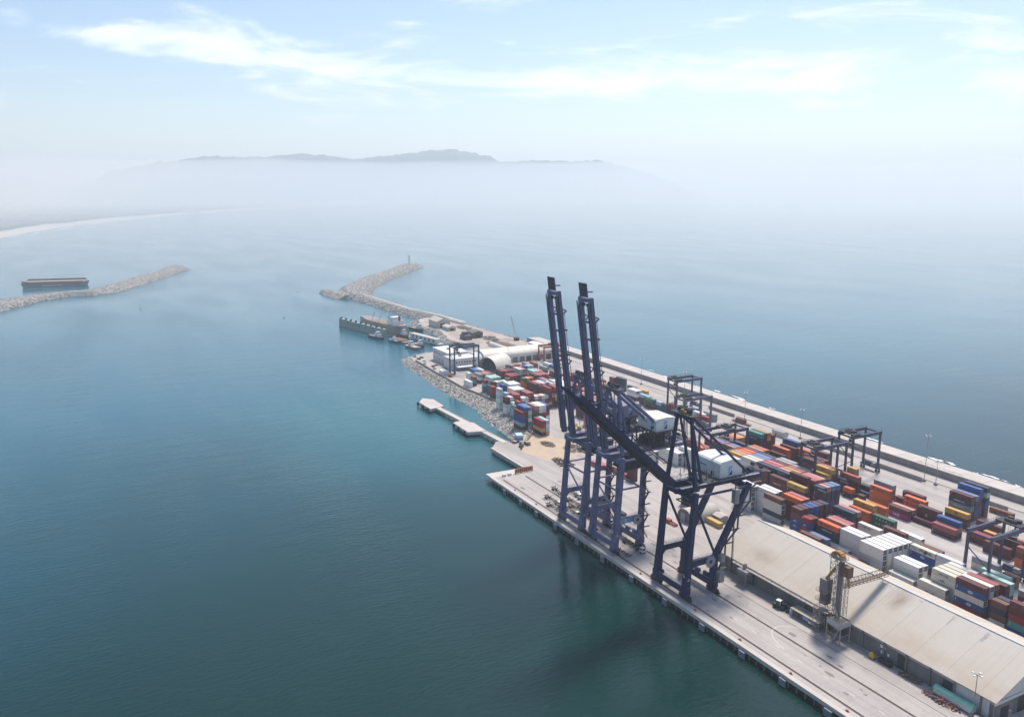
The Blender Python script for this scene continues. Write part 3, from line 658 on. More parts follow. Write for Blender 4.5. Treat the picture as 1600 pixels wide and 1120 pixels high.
# ------------------------------------------------------------------ shipping containers
PAL = dict(m=(0.098,0.018,0.026), r=(0.29,0.016,0.028), u=(0.17,0.060,0.045), o=(0.62,0.125,0.035), y=(0.56,0.335,0.09), n=(0.020,0.034,0.085), b=(0.018,0.072,0.26), l=(0.33,0.48,0.58),
           w=(0.72,0.715,0.70), c=(0.64,0.60,0.53), g=(0.34,0.345,0.355), G=(0.018,0.105,0.06), M=(0.36,0.53,0.46), t=(0.055,0.30,0.26), p=(0.42,0.022,0.20), P=(0.50,0.135,0.16), R=(0.33,0.085,0.085), k=(0.47,0.235,0.20), B=(0.135,0.205,0.38), a=(0.215,0.30,0.29))  # the paler reds and blue go mostly on the topmost boxes
CPAINT = mat('container_paint', (0.5,0.5,0.5), 0.6, var=0.10, scale=0.55, streak=True, objcol=True, spec=0.35)
CWID, CH = 2.75, 2.6
CLEN = {4: 12.19, 2: 6.06}
def container_body(Ln):
    m = MB(); h = CH-0.035; ins = 0.07; n = 26 if Ln > 8 else 13
    # corner posts, rails
    for x in (0, Ln-0.22):
        for y in (0, CWID-0.22): m.box(x,y,0,x+0.22,y+0.22,h)
    for y in (0, CWID-0.14):
        m.box(0.22,y,0.0,Ln-0.22,y+0.14,0.18); m.box(0.22,y,h-0.14,Ln-0.22,y+0.14,h)
    m.box(0,0.22,0,0.14,CWID-0.22,0.18); m.box(0,0.22,h-0.14,0.14,CWID-0.22,h); m.box(Ln-0.14,0.22,h-0.14,Ln,CWID-0.22,h); m.box(Ln-0.14,0.22,0,Ln,CWID-0.22,0.16)
    # corrugated sides
    for ys, sg in ((0.02,1),(CWID-0.02,-1)):
        pr = []
        for k in range(n):
            a = 0.22+(Ln-0.44)*k/n; w_ = (Ln-0.44)/n
            pr += [(a, ys), (a+w_*0.42, ys), (a+w_*0.55, ys+sg*ins), (a+w_*0.87, ys+sg*ins)]
        pr.append((Ln-0.22, ys))
        N_ = len(pr); m.add([(x,y,0.18) for x,y in pr]+[(x,y,h-0.14) for x,y in pr], [(i,i+1,N_+i+1,N_+i) for i in range(N_-1)])
    m.add([(0.06,0.2,0.1),(0.06,CWID-0.2,0.1),(0.06,CWID-0.2,h-0.1),(0.06,0.2,h-0.1)],[(0,1,2,3)])
    m.add([(0.1,0.1,0.1),(Ln-0.1,0.1,0.1),(Ln-0.1,CWID-0.1,0.1),(0.1,CWID-0.1,0.1)],[(3,2,1,0)])
    return m.mesh('body', CPAINT)
def container_roof(Ln):
    h = CH-0.035; m = MB(); n = 12 if Ln > 8 else 6; pr = []
    for k in range(n):
        a = 0.14+(Ln-0.28)*k/n; w_ = (Ln-0.28)/n; pr += [(a,h-0.02),(a+w_*0.6,h-0.02),(a+w_*0.68,h-0.05),(a+w_*0.94,h-0.05)]
    pr.append((Ln-0.14,h-0.02)); N_ = len(pr)
    m.add([(x,0.12,z) for x,z in pr]+[(x,CWID-0.12,z) for x,z in pr], [(i,i+1,N_+i+1,N_+i) for i in range(N_-1)])
    return m.mesh('roof', CPAINT)
def door_leaf(Ln, s):
    h = CH; y0, y1 = (0.22, CWID/2-0.015) if s < 0 else (CWID/2+0.015, CWID-0.22); x = Ln-0.10
    m = MB().box(x-0.04,y0,0.17,x,y1,h-0.19)
    for z in (0.55,1.1,1.65): m.box(x,y0+0.1,z,x+0.03,y1-0.1,z+0.34)
    return m.mesh('door', CPAINT)
def lock_bars(Ln):
    m = MB()
    for y in (0.55,1.05,CWID-1.05,CWID-0.55): m.box(Ln-0.06,y-0.03,0.14,Ln+0.0,y+0.03,CH-0.16)
    return m.mesh('locking_bar', GREYST)
BODY = {l: container_body(CLEN[l]) for l in (4,2)}; ROOF = {l: container_roof(CLEN[l]) for l in (4,2)}
DOOR = {(l,s): door_leaf(CLEN[l], s) for l in (4,2) for s in (-1,1)}; BARS = {l: lock_bars(CLEN[l]) for l in (4,2)}
REEF = MB().box(12.19-0.12,0.24,0.2,12.19-0.02,CWID-0.24,CH-0.22).mesh('reefer_unit', mat('reefer_unit_grey', (0.30,0.30,0.31), 0.6))
REEFD = MB().tube((12.19-0.03,0.85,1.75),(12.19+0.03,0.85,1.75),0.48,12).tube((12.19-0.03,1.95,1.75),(12.19+0.03,1.95,1.75),0.48,12).box(12.19-0.03,0.4,0.3,12.19+0.02,CWID-0.4,1.05).mesh('fan_grille', mat('grille_grey', (0.085,0.085,0.095), .7))
# printed marks: name -> list of (mesh, local (x,z), only for long)
def mk(txt, size, m, x, z): return (text_mesh(txt, size, m), x, z)
def shape(name, m, fn):
    b_ = MB(); fn(b_); return b_.mesh(name, m)
def oval(b_, rx, rz, n=20, dx=0.0, dz=0.0):
    b_.add([(rx*math.cos(6.2832*k/n)+dx, rz*math.sin(6.2832*k/n)+dz, 0) for k in range(n)], [tuple(range(n))])
OVALM = shape('emblem', mat('pale_print', (0.55,0.62,0.72), 0.6), lambda b_: (oval(b_,1.05,0.62)))
OVALI = shape('emblem_letters', mat('emblem_blue', (0.05,0.13,0.36), 0.6), lambda b_: (b_.box(-.75,-.06,.01,.75,.06,.012), b_.box(-.06,-.42,.01,.06,.42,.012), b_.box(-.6,.2,.01,.6,.28,.012), b_.box(-.6,-.3,.01,.6,-.22,.012)))
SQM = shape('emblem', mat('brown_print', (0.13,0.07,0.02), 0.6), lambda b_: (b_.box(-.62,-.7,0,.62,-.5,.01), b_.box(-.62,.5,0,.62,.7,.01), b_.box(-.62,-.5,0,-.42,.5,.01), b_.box(.42,-.5,0,.62,.5,.01)))
HLB = shape('emblem', mat('blue_badge', (0.05,0.06,0.2), 0.6), lambda b_: b_.box(-.62,-.62,0,.62,.62,.01))
SQE = shape('emblem', mat('cream_print', (0.5,0.42,0.33), 0.6), lambda b_: oval(b_,.75,.7,8))
DASH = shape('small_mark', PRINTW, lambda b_: (b_.box(-.85,-.14,0,-.1,.14,.01), b_.box(.05,-.1,0,.8,.1,.01)))
CODE = shape('code_plate', PRINTW, lambda b_: (b_.box(-.05,-.75,0,.05,.75,.01), b_.box(.12,-.5,0,.18,.6,.01)))
def stain(b_):
    r_ = random.Random(3)
    for k in range(16): oval(b_, r_.uniform(.2,.9), r_.uniform(.15,.6), 9, r_.uniform(-4.6,4.6), r_.uniform(-.6,.55))
STAIN = shape('stain', BROWN, stain)
def graffiti(b_):
    r_ = random.Random(5)
    for k in range(12):
        x = -1.9+k*0.35; b_.beam((x,-.5+r_.random()*.3,.01),(x+r_.uniform(-.3,.5),.35+r_.random()*.3,.01),.13,.01)
GRAF = shape('graffiti', mat('pale_spray', (0.72,0.66,0.55), 0.7), graffiti)
MARKS = {
 'CS': lambda: [(OVALM,6.4,1.3),(OVALI,6.4,1.3),(CODE,.75,1.5)], 'APL': lambda: [mk('APL',1.25,PRINTW,3.0,1.25)], 'CMA': lambda: [mk('CMA CGM',1.0,PRINTW,3.2,1.2)], 'CMA2': lambda: [mk('CMA CGM',0.95,BLACK,5.2,1.25)],
 'APL2': lambda: [mk('APL',1.45,PURP,5.2,1.25)], 'X': lambda: [mk('>',1.0,BLACK,2.2,1.5)], 'S': lambda: [(DASH,1.5,1.95)], 'HL': lambda: [(HLB,2.2,1.45), mk('Hapag-Lloyd',1.05,mat('hl_blue',(0.09,0.05,0.12),0.6),6.6,1.3)],
 'HS': lambda: [mk('HAMBURG SUD',0.85,PRINTW,5.6,1.3)], 'HS2': lambda: [mk('HAMBURG SUD',0.8,PRINTW,5.6,1.3)], 'UASC': lambda: [mk('U   A   S   C   |',1.3,PRINTW,6.1,1.25)], 'MSC': lambda: [(SQM,6.1,1.3), mk('MSC',0.5,mat('brown_print',(0.1,0.06,0.02),0.6),6.1,1.3)],
 'ONE': lambda: [mk('ONE',1.9,PRINTW,5.4,1.25)], 'ST': lambda: [(STAIN,6.0,1.3)], 'E': lambda: [(SQE,5.4,1.25)], 'COS': lambda: [mk('C   O   S   C   O',1.0,mat('grey_print',(0.16,0.17,0.19),0.6),8.0,1.3)], 'GR': lambda: [(GRAF,4.5,1.2)]}
STUFF = MB(); STUFF_C = []
YARD_GROUP = 'shipping containers stacked in the yard'
CNAME = dict(m='maroon', r='bright red', u='rust brown', o='orange', y='mustard yellow', n='navy blue', b='royal blue', l='pale sky blue', w='white', c='cream', g='grey', G='green', M='mint green', t='teal', p='magenta', P='pale pink', R='pale red', k='pale salmon', B='steel blue', a='grey green')
MNAME = dict(CS='pale oval emblem', APL='white letters', CMA='white lettering', CMA2='black lettering', X='black mark', S='small mark', HL='dark lettering', HS='white lettering', HS2='white lettering', UASC='spaced white letters', MSC='dark square emblem', ONE='white capitals', ST='brown stains', E='pale square emblem', COS='spaced grey letters', APL2='purple letters', GR='graffiti')
ORD = 'first second third fourth fifth sixth seventh eighth ninth tenth eleventh twelfth thirteenth fourteenth fifteenth sixteenth seventeenth eighteenth nineteenth twentieth'.split()
def yard_zone(x, y, n):
    if x > -286 and y < 326 or (y < 310 and x > -425): return 'beside the warehouse'
    if x > -300: return 'by the yard road' if y < 375 else 'near the sea wall'
    if x > -425: return 'in the middle block' if y < 356 else 'under the sea-side cranes'
    if y < 300: return 'by the rock shore'
    return 'near the vaulted hangars' if x < -575 else 'in the far yard'
def yard_labels():
    recs = []
    for line in STACKS:
        p = line.split(); x, y, l = float(p[0]), float(p[1]), int(p[2]); tk = [t.rstrip('*').partition('/') for t in p[3:]]; n = len(tk)
        for i, t in enumerate(p[3:]):
            if not t.endswith('*'): continue
            c, _, lg = tk[i]
            if n == 1: rel = 'alone on the ground'
            elif i == n-1: rel = 'on top of a '+CNAME[tk[i-1][0]]+' one'
            elif i == 0: rel = 'on the ground under a '+CNAME[tk[1][0]]+' one'
            else: rel = 'between '+CNAME[tk[i+1][0]]+' and '+CNAME[tk[i-1][0]]+' ones'
            q = Vector((x, y, i*CH+2-CAM_H)); u = q.dot(Vector((-fwd.y, fwd.x, 0)))/q.dot(look)
            recs.append([CNAME[c]+(' container' if l == 4 else ' short container'), (' with '+MNAME[lg]) if lg else '', rel, yard_zone(x, y, n), -u])
    wc = lambda t: len(t.replace('-', ' ').split())
    def text(r, extra=''):
        for cand in (r[0]+r[1]+', '+r[2]+', '+extra+r[3], r[0]+', '+r[2]+', '+extra+r[3], r[0].replace(' container','')+', '+r[2]+', '+extra+r[3], r[0]+', '+extra+r[3]):
            if wc(cand) <= 16: return cand
    out = [text(r) for r in recs]
    for rnd_ in range(3):
        seen = {}
        for k, t in enumerate(out): seen.setdefault(t, []).append(k)
        for t, ks in seen.items():
            if len(ks) < 2: continue
            ks.sort(key=lambda k: recs[k][4])
            for j, k in enumerate(ks):
                o_ = ORD[j] if j < 20 else ORD[j-20]+' last'
                if rnd_ == 0: out[k] = text(recs[k], o_+' from left ')
                else: out[k] = ' '.join(t.replace(',', '').split()[:14])+' '+o_+' along'
    return out
def yard():
    li = iter(yard_labels())
    for k, line in enumerate(STACKS):
        p = line.split(); x, y, l = float(p[0]), float(p[1]), int(p[2])
        r_ = random.Random(k*17+3)
        for i, t in enumerate(p[3:]):
            own = t.endswith('*'); t = t.rstrip('*'); c, _, lg = t.partition('/')
            col = PAL[c]; f = r_.uniform(0.86,1.14); col = tuple(min(0.9, v*f*r_.uniform(.95,1.05)) for v in col)
            dx = r_.uniform(-.09,.09) if i else 0; dy = r_.uniform(-.035,.035) if i else 0; z = i*CH+0.012
            if not own:
                h = CH-0.035; L_ = CLEN[l]
                STUFF.box(x+dx,y+dy,z,x+dx+L_,y+dy+CWID,z+h); STUFF_C.extend([col]*6)
                continue
            o = thing('shipping_container', next(li), 'container', (x+dx,y+dy,z), 0, YARD_GROUP)
            parts = [('body',BODY[l]),('roof',ROOF[l])]
            if c in 'wc' and l == 4 and lg not in ('CMA2','APL2','ST') : parts += [('reefer_unit',REEF),('fan_grille',REEFD)]
            else: parts += [('door',DOOR[(l,-1)]),('door',DOOR[(l,1)]),('locking_bar',BARS[l])]
            for nm, me in parts:
                ch = link(nm, me, o); ch.color = (*col, 1)
            for me, mx_, mz in (MARKS[lg]() if lg else ([(CODE,.7,1.4)] if r_.random() < .35 else [])):
                ch = link(me.name.split('.')[0], me, o, (mx_, -0.03 if me is not OVALI else -0.045, mz)); ch.rotation_euler = (R(90),0,0)
    me = bpy.data.meshes.new('container_stacks'); me.from_pydata(STUFF.v, [], STUFF.f); me.update()
    ca = me.color_attributes.new('Col', 'BYTE_COLOR', 'CORNER'); vals = []
    for c in STUFF_C:
        vals += [*[lin2(v) for v in c], 1.0]*4
    ca.data.foreach_set('color', vals)
    me.materials.append(mat('container_paint_far', (0.4,0.4,0.4), 0.62, var=0.13, scale=0.5, streak=True, attr='Col', col2=(0.2,0.17,0.15)))
    tag(link('container_stacks', me), kind='stuff')
def lin2(v): return v

# container stacks: x y length(4 = forty foot, 2 = twenty foot) then boxes from the ground up; * marks a box built as its own thing
STACKS = """-193.40 302.20 4 r* b/CS* c* b/CS* m*
-193.40 305.50 4 m n m c c*
-193.40 308.80 4 m n u m R*
-178.30 302.00 2 c* u* n* u*
-178.30 305.40 2 m m u n/CMA*
-171.20 302.00 4 b* t* r* m* m*
-171.20 306.00 4 m m m p
-171.20 309.50 4 m m m R
-194.00 316.50 4 b r m* m*
-194.00 319.80 4 m u M M*
-181.00 324.00 4 m m g*
-181.00 327.30 4 c w w
-168.60 318.00 4 u m m
-168.60 321.50 4 g w w
-209.30 302.20 4 c/CMA2* c*
-206.70 306.20 4 c c* c/APL2* c/CMA2*
-206.70 309.50 4 c c c c*
-206.70 312.80 4 c c w c*
-206.70 316.10 4 w w w w*
-214.47 319.55 4 w c w w/X*
-224.10 302.40 4 w*
-224.60 305.90 4 w w* w*
-224.60 309.20 4 w w w*
-239.80 302.60 4 w* w* w* w*
-239.80 305.90 4 w w w w*
-239.80 309.20 4 w w w w*
-239.80 312.50 4 w w w w*
-239.80 315.80 4 w w w w*
-239.80 319.10 4 w w w w*
-257.70 301.94 4 c*
-245.00 298.20 4 u*
-253.50 305.60 4 w* w* w* w*
-253.50 308.90 4 w c w w*
-269.30 296.20 4 m* u*
-267.30 299.07 4 n* B*
-271.50 293.33 4 G*
-279.72 301.20 2 b/APL* b/APL* b/APL* u* m*
-279.60 304.50 2 m m n m m*
-279.60 307.80 2 m m n n b*
-279.60 311.10 2 n n n b b*
-279.60 314.26 2 m n m m m*
-279.38 317.70 2 m m m m n*
-273.51 301.20 2 b r b/APL* r/S*
-273.20 304.17 2 m n n m*
-273.20 307.68 4 m m k
-266.20 304.81 4 n n* n/HS* o/HL*
-266.20 310.55 4 m m m k*
-266.20 313.42 4 m m m R*
-226.84 319.08 4 m b* b/CS* c/ST*
-226.48 322.43 4 m m m u*
-250.66 330.73 4 m m m*
-247.25 338.19 4 w w*
-259.31 324.38 4 c c* c/CMA2*
-275.29 325.17 4 n n n/HS* n*
-275.29 328.46 4 m m m k*
-279.69 322.30 2 m m
-263.07 338.97 4 G G/UASC* G/UASC*
-276.50 338.17 4 o o* o/S*
-277.31 342.05 4 m m o y/MSC*
-276.65 350.25 4 m o o*
-273.06 362.92 4 p/ONE* m*
-273.06 366.22 4 m k*
-287.59 366.96 4 o o/S* o/S* o/HL*
-297.20 381.72 4 m m g*
-273.22 375.61 4 o o/HL* o/HL*
-278.29 381.10 4 m m m/S*
-279.48 376.34 2 m m*
-260.95 369.54 4 m m/E* m/S*
-259.94 365.55 4 m*
-246.74 361.83 4 m* R*
-247.50 365.82 4 m y* b/S*
-252.40 379.21 4 m m* y/MSC*
-257.84 389.56 4 n m a/HS* n/HS* m*
-257.84 392.86 4 u b n n B*
-258.69 396.99 4 u b u m b b*
-258.23 402.02 4 u u b n M n*
-238.41 383.71 4 m* m*
-233.04 368.43 4 m* r*
-221.36 363.39 4 m* m*
-213.08 342.74 4 w/X* g*
-219.20 368.15 4 m m* m*
-228.51 373.89 4 y y*
-218.09 371.02 4 m o o*
-204.59 361.11 4 y o o
-204.59 363.98 4 o o o
-203.39 358.24 2 o* o* u* R*
-196.86 338.83 2 u u*
-203.75 334.99 4 g M*
-299.60 302.80 4 c* n* c* c* u*
-320.00 302.40 4 w/COS* w* w* w/COS* w/COS*
-320.68 305.70 4 w w w w w*
-308.27 306.70 4 w w w w w*
-309.02 310.00 4 w w w w w*
-294.62 310.88 4 m m m m* o*
-294.62 314.18 4 m m m m P*
-291.74 317.15 4 m n w B
-319.24 325.90 4 m m m* m/HS2* m*
-335.02 328.20 4 m m m* m* m*
-306.50 325.70 4 m m m m* y/MSC*
-312.00 333.09 4 m m m m m/S* m*
-312.00 338.83 4 m m m m R*
-312.00 341.70 4 m n m m P*
-312.00 344.57 4 m m m m k*
-325.20 334.80 4 m m n n n/HS*
-325.20 338.10 4 m m m m k
-325.20 341.40 4 n m m m y*
-325.20 344.70 4 n m m m R*
-325.20 348.00 4 m m m n g*
-338.00 334.80 4 m m m m n/HS*
-338.00 338.10 4 m m m m R*
-338.00 341.40 4 m n m m P*
-338.00 344.70 4 m m m n m*
-338.00 348.00 4 m m n m g*
-338.00 351.30 4 m m m m g*
-350.60 334.80 4 m* m* m* w* c*
-350.60 338.10 4 m m m m c*
-350.60 341.40 4 m m n m B
-350.60 344.70 4 m m n m B*
-350.60 348.00 4 m m m m n
-363.40 334.80 4 m* m* m* m* y*
-363.40 338.10 4 m m m o k
-363.40 341.40 4 m m o o o
-363.40 344.70 4 m m m o o
-363.40 348.00 4 m m m m m
-363.40 351.30 4 m m m m k
-363.40 354.60 4 m m m m o*
-376.20 338.10 4 m* m* m* m* m*
-376.20 341.40 4 m m m m k
-376.20 344.70 4 m m m m B
-376.20 351.30 4 m m m m n
-389.00 340.17 4 m m m m R*
-389.00 343.04 4 m m m n B
-389.00 345.91 4 m m m m m
-389.00 351.65 4 m m n m m*
-290.71 328.05 2 m m m m* m* n/HS*
-290.71 331.35 2 m m m n n k*
-290.71 334.65 2 n m b n n B*
-290.71 337.95 2 m m m n n B*
-309.71 335.96 2 m m m m P
-319.95 360.84 4 m m m m y/MSC*
-320.05 357.97 4 m m m y/MSC*
-321.13 363.71 4 m m m m R*
-309.78 369.45 4 m n* m* R*
-314.04 379.82 2 n n u y/S*
-309.57 366.58 2 m m n/HS*
-302.13 363.63 2 m* o*
-303.33 366.50 4 m*
-300.96 375.19 4 n n*
-300.00 372.32 4 n*
-383.00 369.10 4 m m m m* n/HS* t*
-383.00 371.97 4 m m m m m n
-383.00 374.84 4 m m m m y y*
-384.68 380.58 4 m m m m m
-365.65 382.30 4 m m m u b/S*
-363.72 378.45 4 m m m m*
-357.68 365.98 4 m m m o o/HL*
-356.63 362.58 4 m m m m*
-353.00 381.41 4 m m o o*
-337.96 370.39 4 m m m* m*
-337.96 373.69 4 m m m m*
-353.17 393.68 4 m m m*
-338.03 376.69 4 m m m m*
-389.54 354.52 4 m m m u R
-389.54 357.39 4 m m m o o
-389.54 363.13 4 m m m m m*
-390.01 348.78 4 m m R R
-389.83 360.26 4 m m m R y
-387.67 377.71 4 a a
-373.29 365.31 4 m m m
-449.87 384.88 4 m* r* r*
-458.03 388.18 4 m w w
-460.55 400.50 4 a a*
-472.31 392.60 4 m b b
-477.70 389.73 4 m* m* w*
-483.60 386.86 2 u o o
-484.74 380.73 2 n n n
-507.76 382.13 4 m* G* G/UASC*
-492.69 382.08 2 n G l
-517.82 385.11 4 m n l
-536.69 387.06 4 m w w*
-536.69 390.20 4 m l w
-532.84 393.84 4 y y y
-545.21 393.09 4 n n n
-566.08 396.20 4 n n n n*
-568.57 391.48 2 m m m m
-409.34 317.05 4 w w* w*
-409.34 320.35 4 w w w
-395.29 315.17 4 w* w* w*
-395.29 318.24 4 w w w*
-390.22 321.13 4 w w* w w*
-404.90 305.35 4 w* w* c*
-389.68 330.38 4 m* m* o* o*
-389.26 333.68 4 m m o R*
-401.64 334.76 4 m m m R*
-394.79 279.53 4 m m* r* r*
-378.92 275.15 2 m* m* m* m*
-391.32 274.16 4 R*
-411.39 269.88 4 P*
-405.12 272.83 4 P*
-333.61 277.57 2 m* m* m* r*
-651.02 297.99 2 w w w
-637.38 289.59 4 w w
-635.26 295.23 2 n t r
-664.13 307.16 4 w w b
-664.13 310.46 4 c c B
-664.13 313.76 4 w w w
-647.78 304.14 4 m w a
-647.78 307.44 4 w m R
-647.78 310.74 4 m R k
-647.78 314.04 4 m m R
-609.47 293.36 2 n b l r
-601.11 293.42 2 G G G
-586.01 288.81 2 n m r r
-631.92 306.92 4 n M M
-631.92 310.22 4 n c M
-631.92 313.52 4 m w M
-600.10 296.31 2 n b m m
-600.10 299.37 2 m m w c
-600.10 302.67 2 m m w M
-600.10 305.97 2 m m m w
-558.52 280.61 2 w w w w w w
-552.87 283.48 2 w w w w l
-578.44 293.54 2 w w w b b
-592.94 304.69 4 m m m w
-592.94 307.99 4 m m w w
-592.94 311.29 4 m m m w
-565.81 294.10 4 m m m c c
-565.81 297.40 4 m m m w w
-565.81 300.70 4 m m m m w
-552.08 286.35 4 m m m r r
-552.08 289.22 4 m m m m R
-552.08 297.83 4 m m m r R*
-552.08 300.70 4 m m m m R
-541.36 277.74 2 w w w m m
-541.36 280.61 2 w m w m w
-543.92 283.48 2 m c u R
-543.92 292.09 2 c m b w
-543.92 294.96 2 m m w c
-543.92 303.57 2 m c G w
-543.92 306.44 2 m w u k
-543.92 309.31 2 c m g w
-543.92 312.18 2 m m r c
-543.92 317.92 2 r m m k
-543.92 326.53 2 m m c R
-533.07 279.46 2 l a M M
-526.11 276.43 2 t l M a
-525.93 279.32 2 m m m m r
-506.95 270.85 4 m n m n m b*
-506.95 273.72 4 w t w M w B
-506.95 279.46 4 c w m G u k*
-506.95 282.33 4 w m c m c w
-506.95 285.20 4 g c m r c w
-506.95 288.11 4 c m w r n b
-505.87 267.98 4 m* l/HS* b* b/S* r*
-488.12 273.76 4 m* y/S* r* r*
-488.12 277.06 4 y l w l*
-496.23 276.59 2 R
-639.88 321.33 4 m m m m
-639.88 324.63 4 m m m R
-639.88 327.93 4 m m m m
-639.88 331.23 4 m n n m
-620.36 319.72 4 n m m r
-620.36 323.02 4 m m m r
-620.36 326.32 4 n n n m
-662.63 342.49 2 n n n
-662.63 345.79 2 c m k
-662.63 349.09 2 m m R
-662.63 352.39 2 m w R
-639.82 338.61 4 m m c c
-639.82 341.91 4 m m c k
-643.73 348.71 2 m b b b
-643.73 352.01 2 n m w l
-643.73 355.31 2 m w w M
-627.30 345.20 4 m b w M
-627.30 348.50 4 m b m l
-627.30 351.80 4 m m o k
-612.82 339.42 4 n m m m
-612.82 342.72 4 m o m R
-612.82 346.02 4 o m m R
-612.82 349.32 4 m p m R
-592.96 335.73 4 n m m m
-593.06 338.60 4 m m m k
-590.84 319.20 2 m m o o G
-590.84 322.50 2 m m m m y
-590.84 325.80 2 m m m m o
-575.70 318.02 4 m c m m m*
-575.70 321.32 4 m m m m k
-575.70 324.62 4 m m m m w
-575.70 327.92 4 m m m m B
-549.37 315.05 4 m y m m m r*
-549.37 320.79 4 m m y c r R*
-549.37 323.66 4 m m y m y R
-580.34 335.73 4 m m b c
-581.50 341.47 4 m m c w
-581.78 344.34 4 m m w w
-581.41 347.21 4 m m m w
-569.98 338.60 4 m m w w
-568.90 341.75 4 m m w w
-569.04 345.05 4 m m w w
-539.98 329.40 4 b m m n*
-539.98 332.27 4 m m m B
-634.58 371.98 4 n r w b
-634.58 375.28 4 m m w l
-668.97 385.18 4 m w
-658.03 374.84 4 u a
-667.34 394.62 4 m k
-678.18 367.71 4 m k
-677.43 375.50 4 m R
-599.23 365.20 4 m m m R*
-599.23 368.50 4 m m o k
-574.59 359.50 4 m m m m*
-574.59 362.80 4 m w m R
-574.59 366.10 4 m m m k
-567.11 348.77 4 m b m R
-567.11 352.07 4 m m m k
-545.80 346.34 4 m m m R
-545.80 349.64 4 m m m k
-545.80 352.94 4 m m m w
-534.41 338.01 4 m m b R
-534.41 340.88 4 m m m k
-518.57 336.01 4 m m m k*
-518.57 339.31 4 m w m R
-518.57 342.61 4 m m m k
-539.85 335.14 4 n m m b
-510.42 322.41 4 m m m m*
-510.42 325.71 4 m m m n
-486.26 313.66 2 o o o r
-479.46 314.14 2 o o o*
-571.23 376.08 4 m m m m
-571.23 379.38 4 m m m R
-556.24 369.38 4 m m o r*
-556.24 372.68 4 m m m y
-497.42 343.02 4 m m m r*
-497.42 346.32 4 m m m R
-486.89 339.18 4 m* m* w* b*
-310.10 272.40 4 y/GR*""".split("\n")
yard()
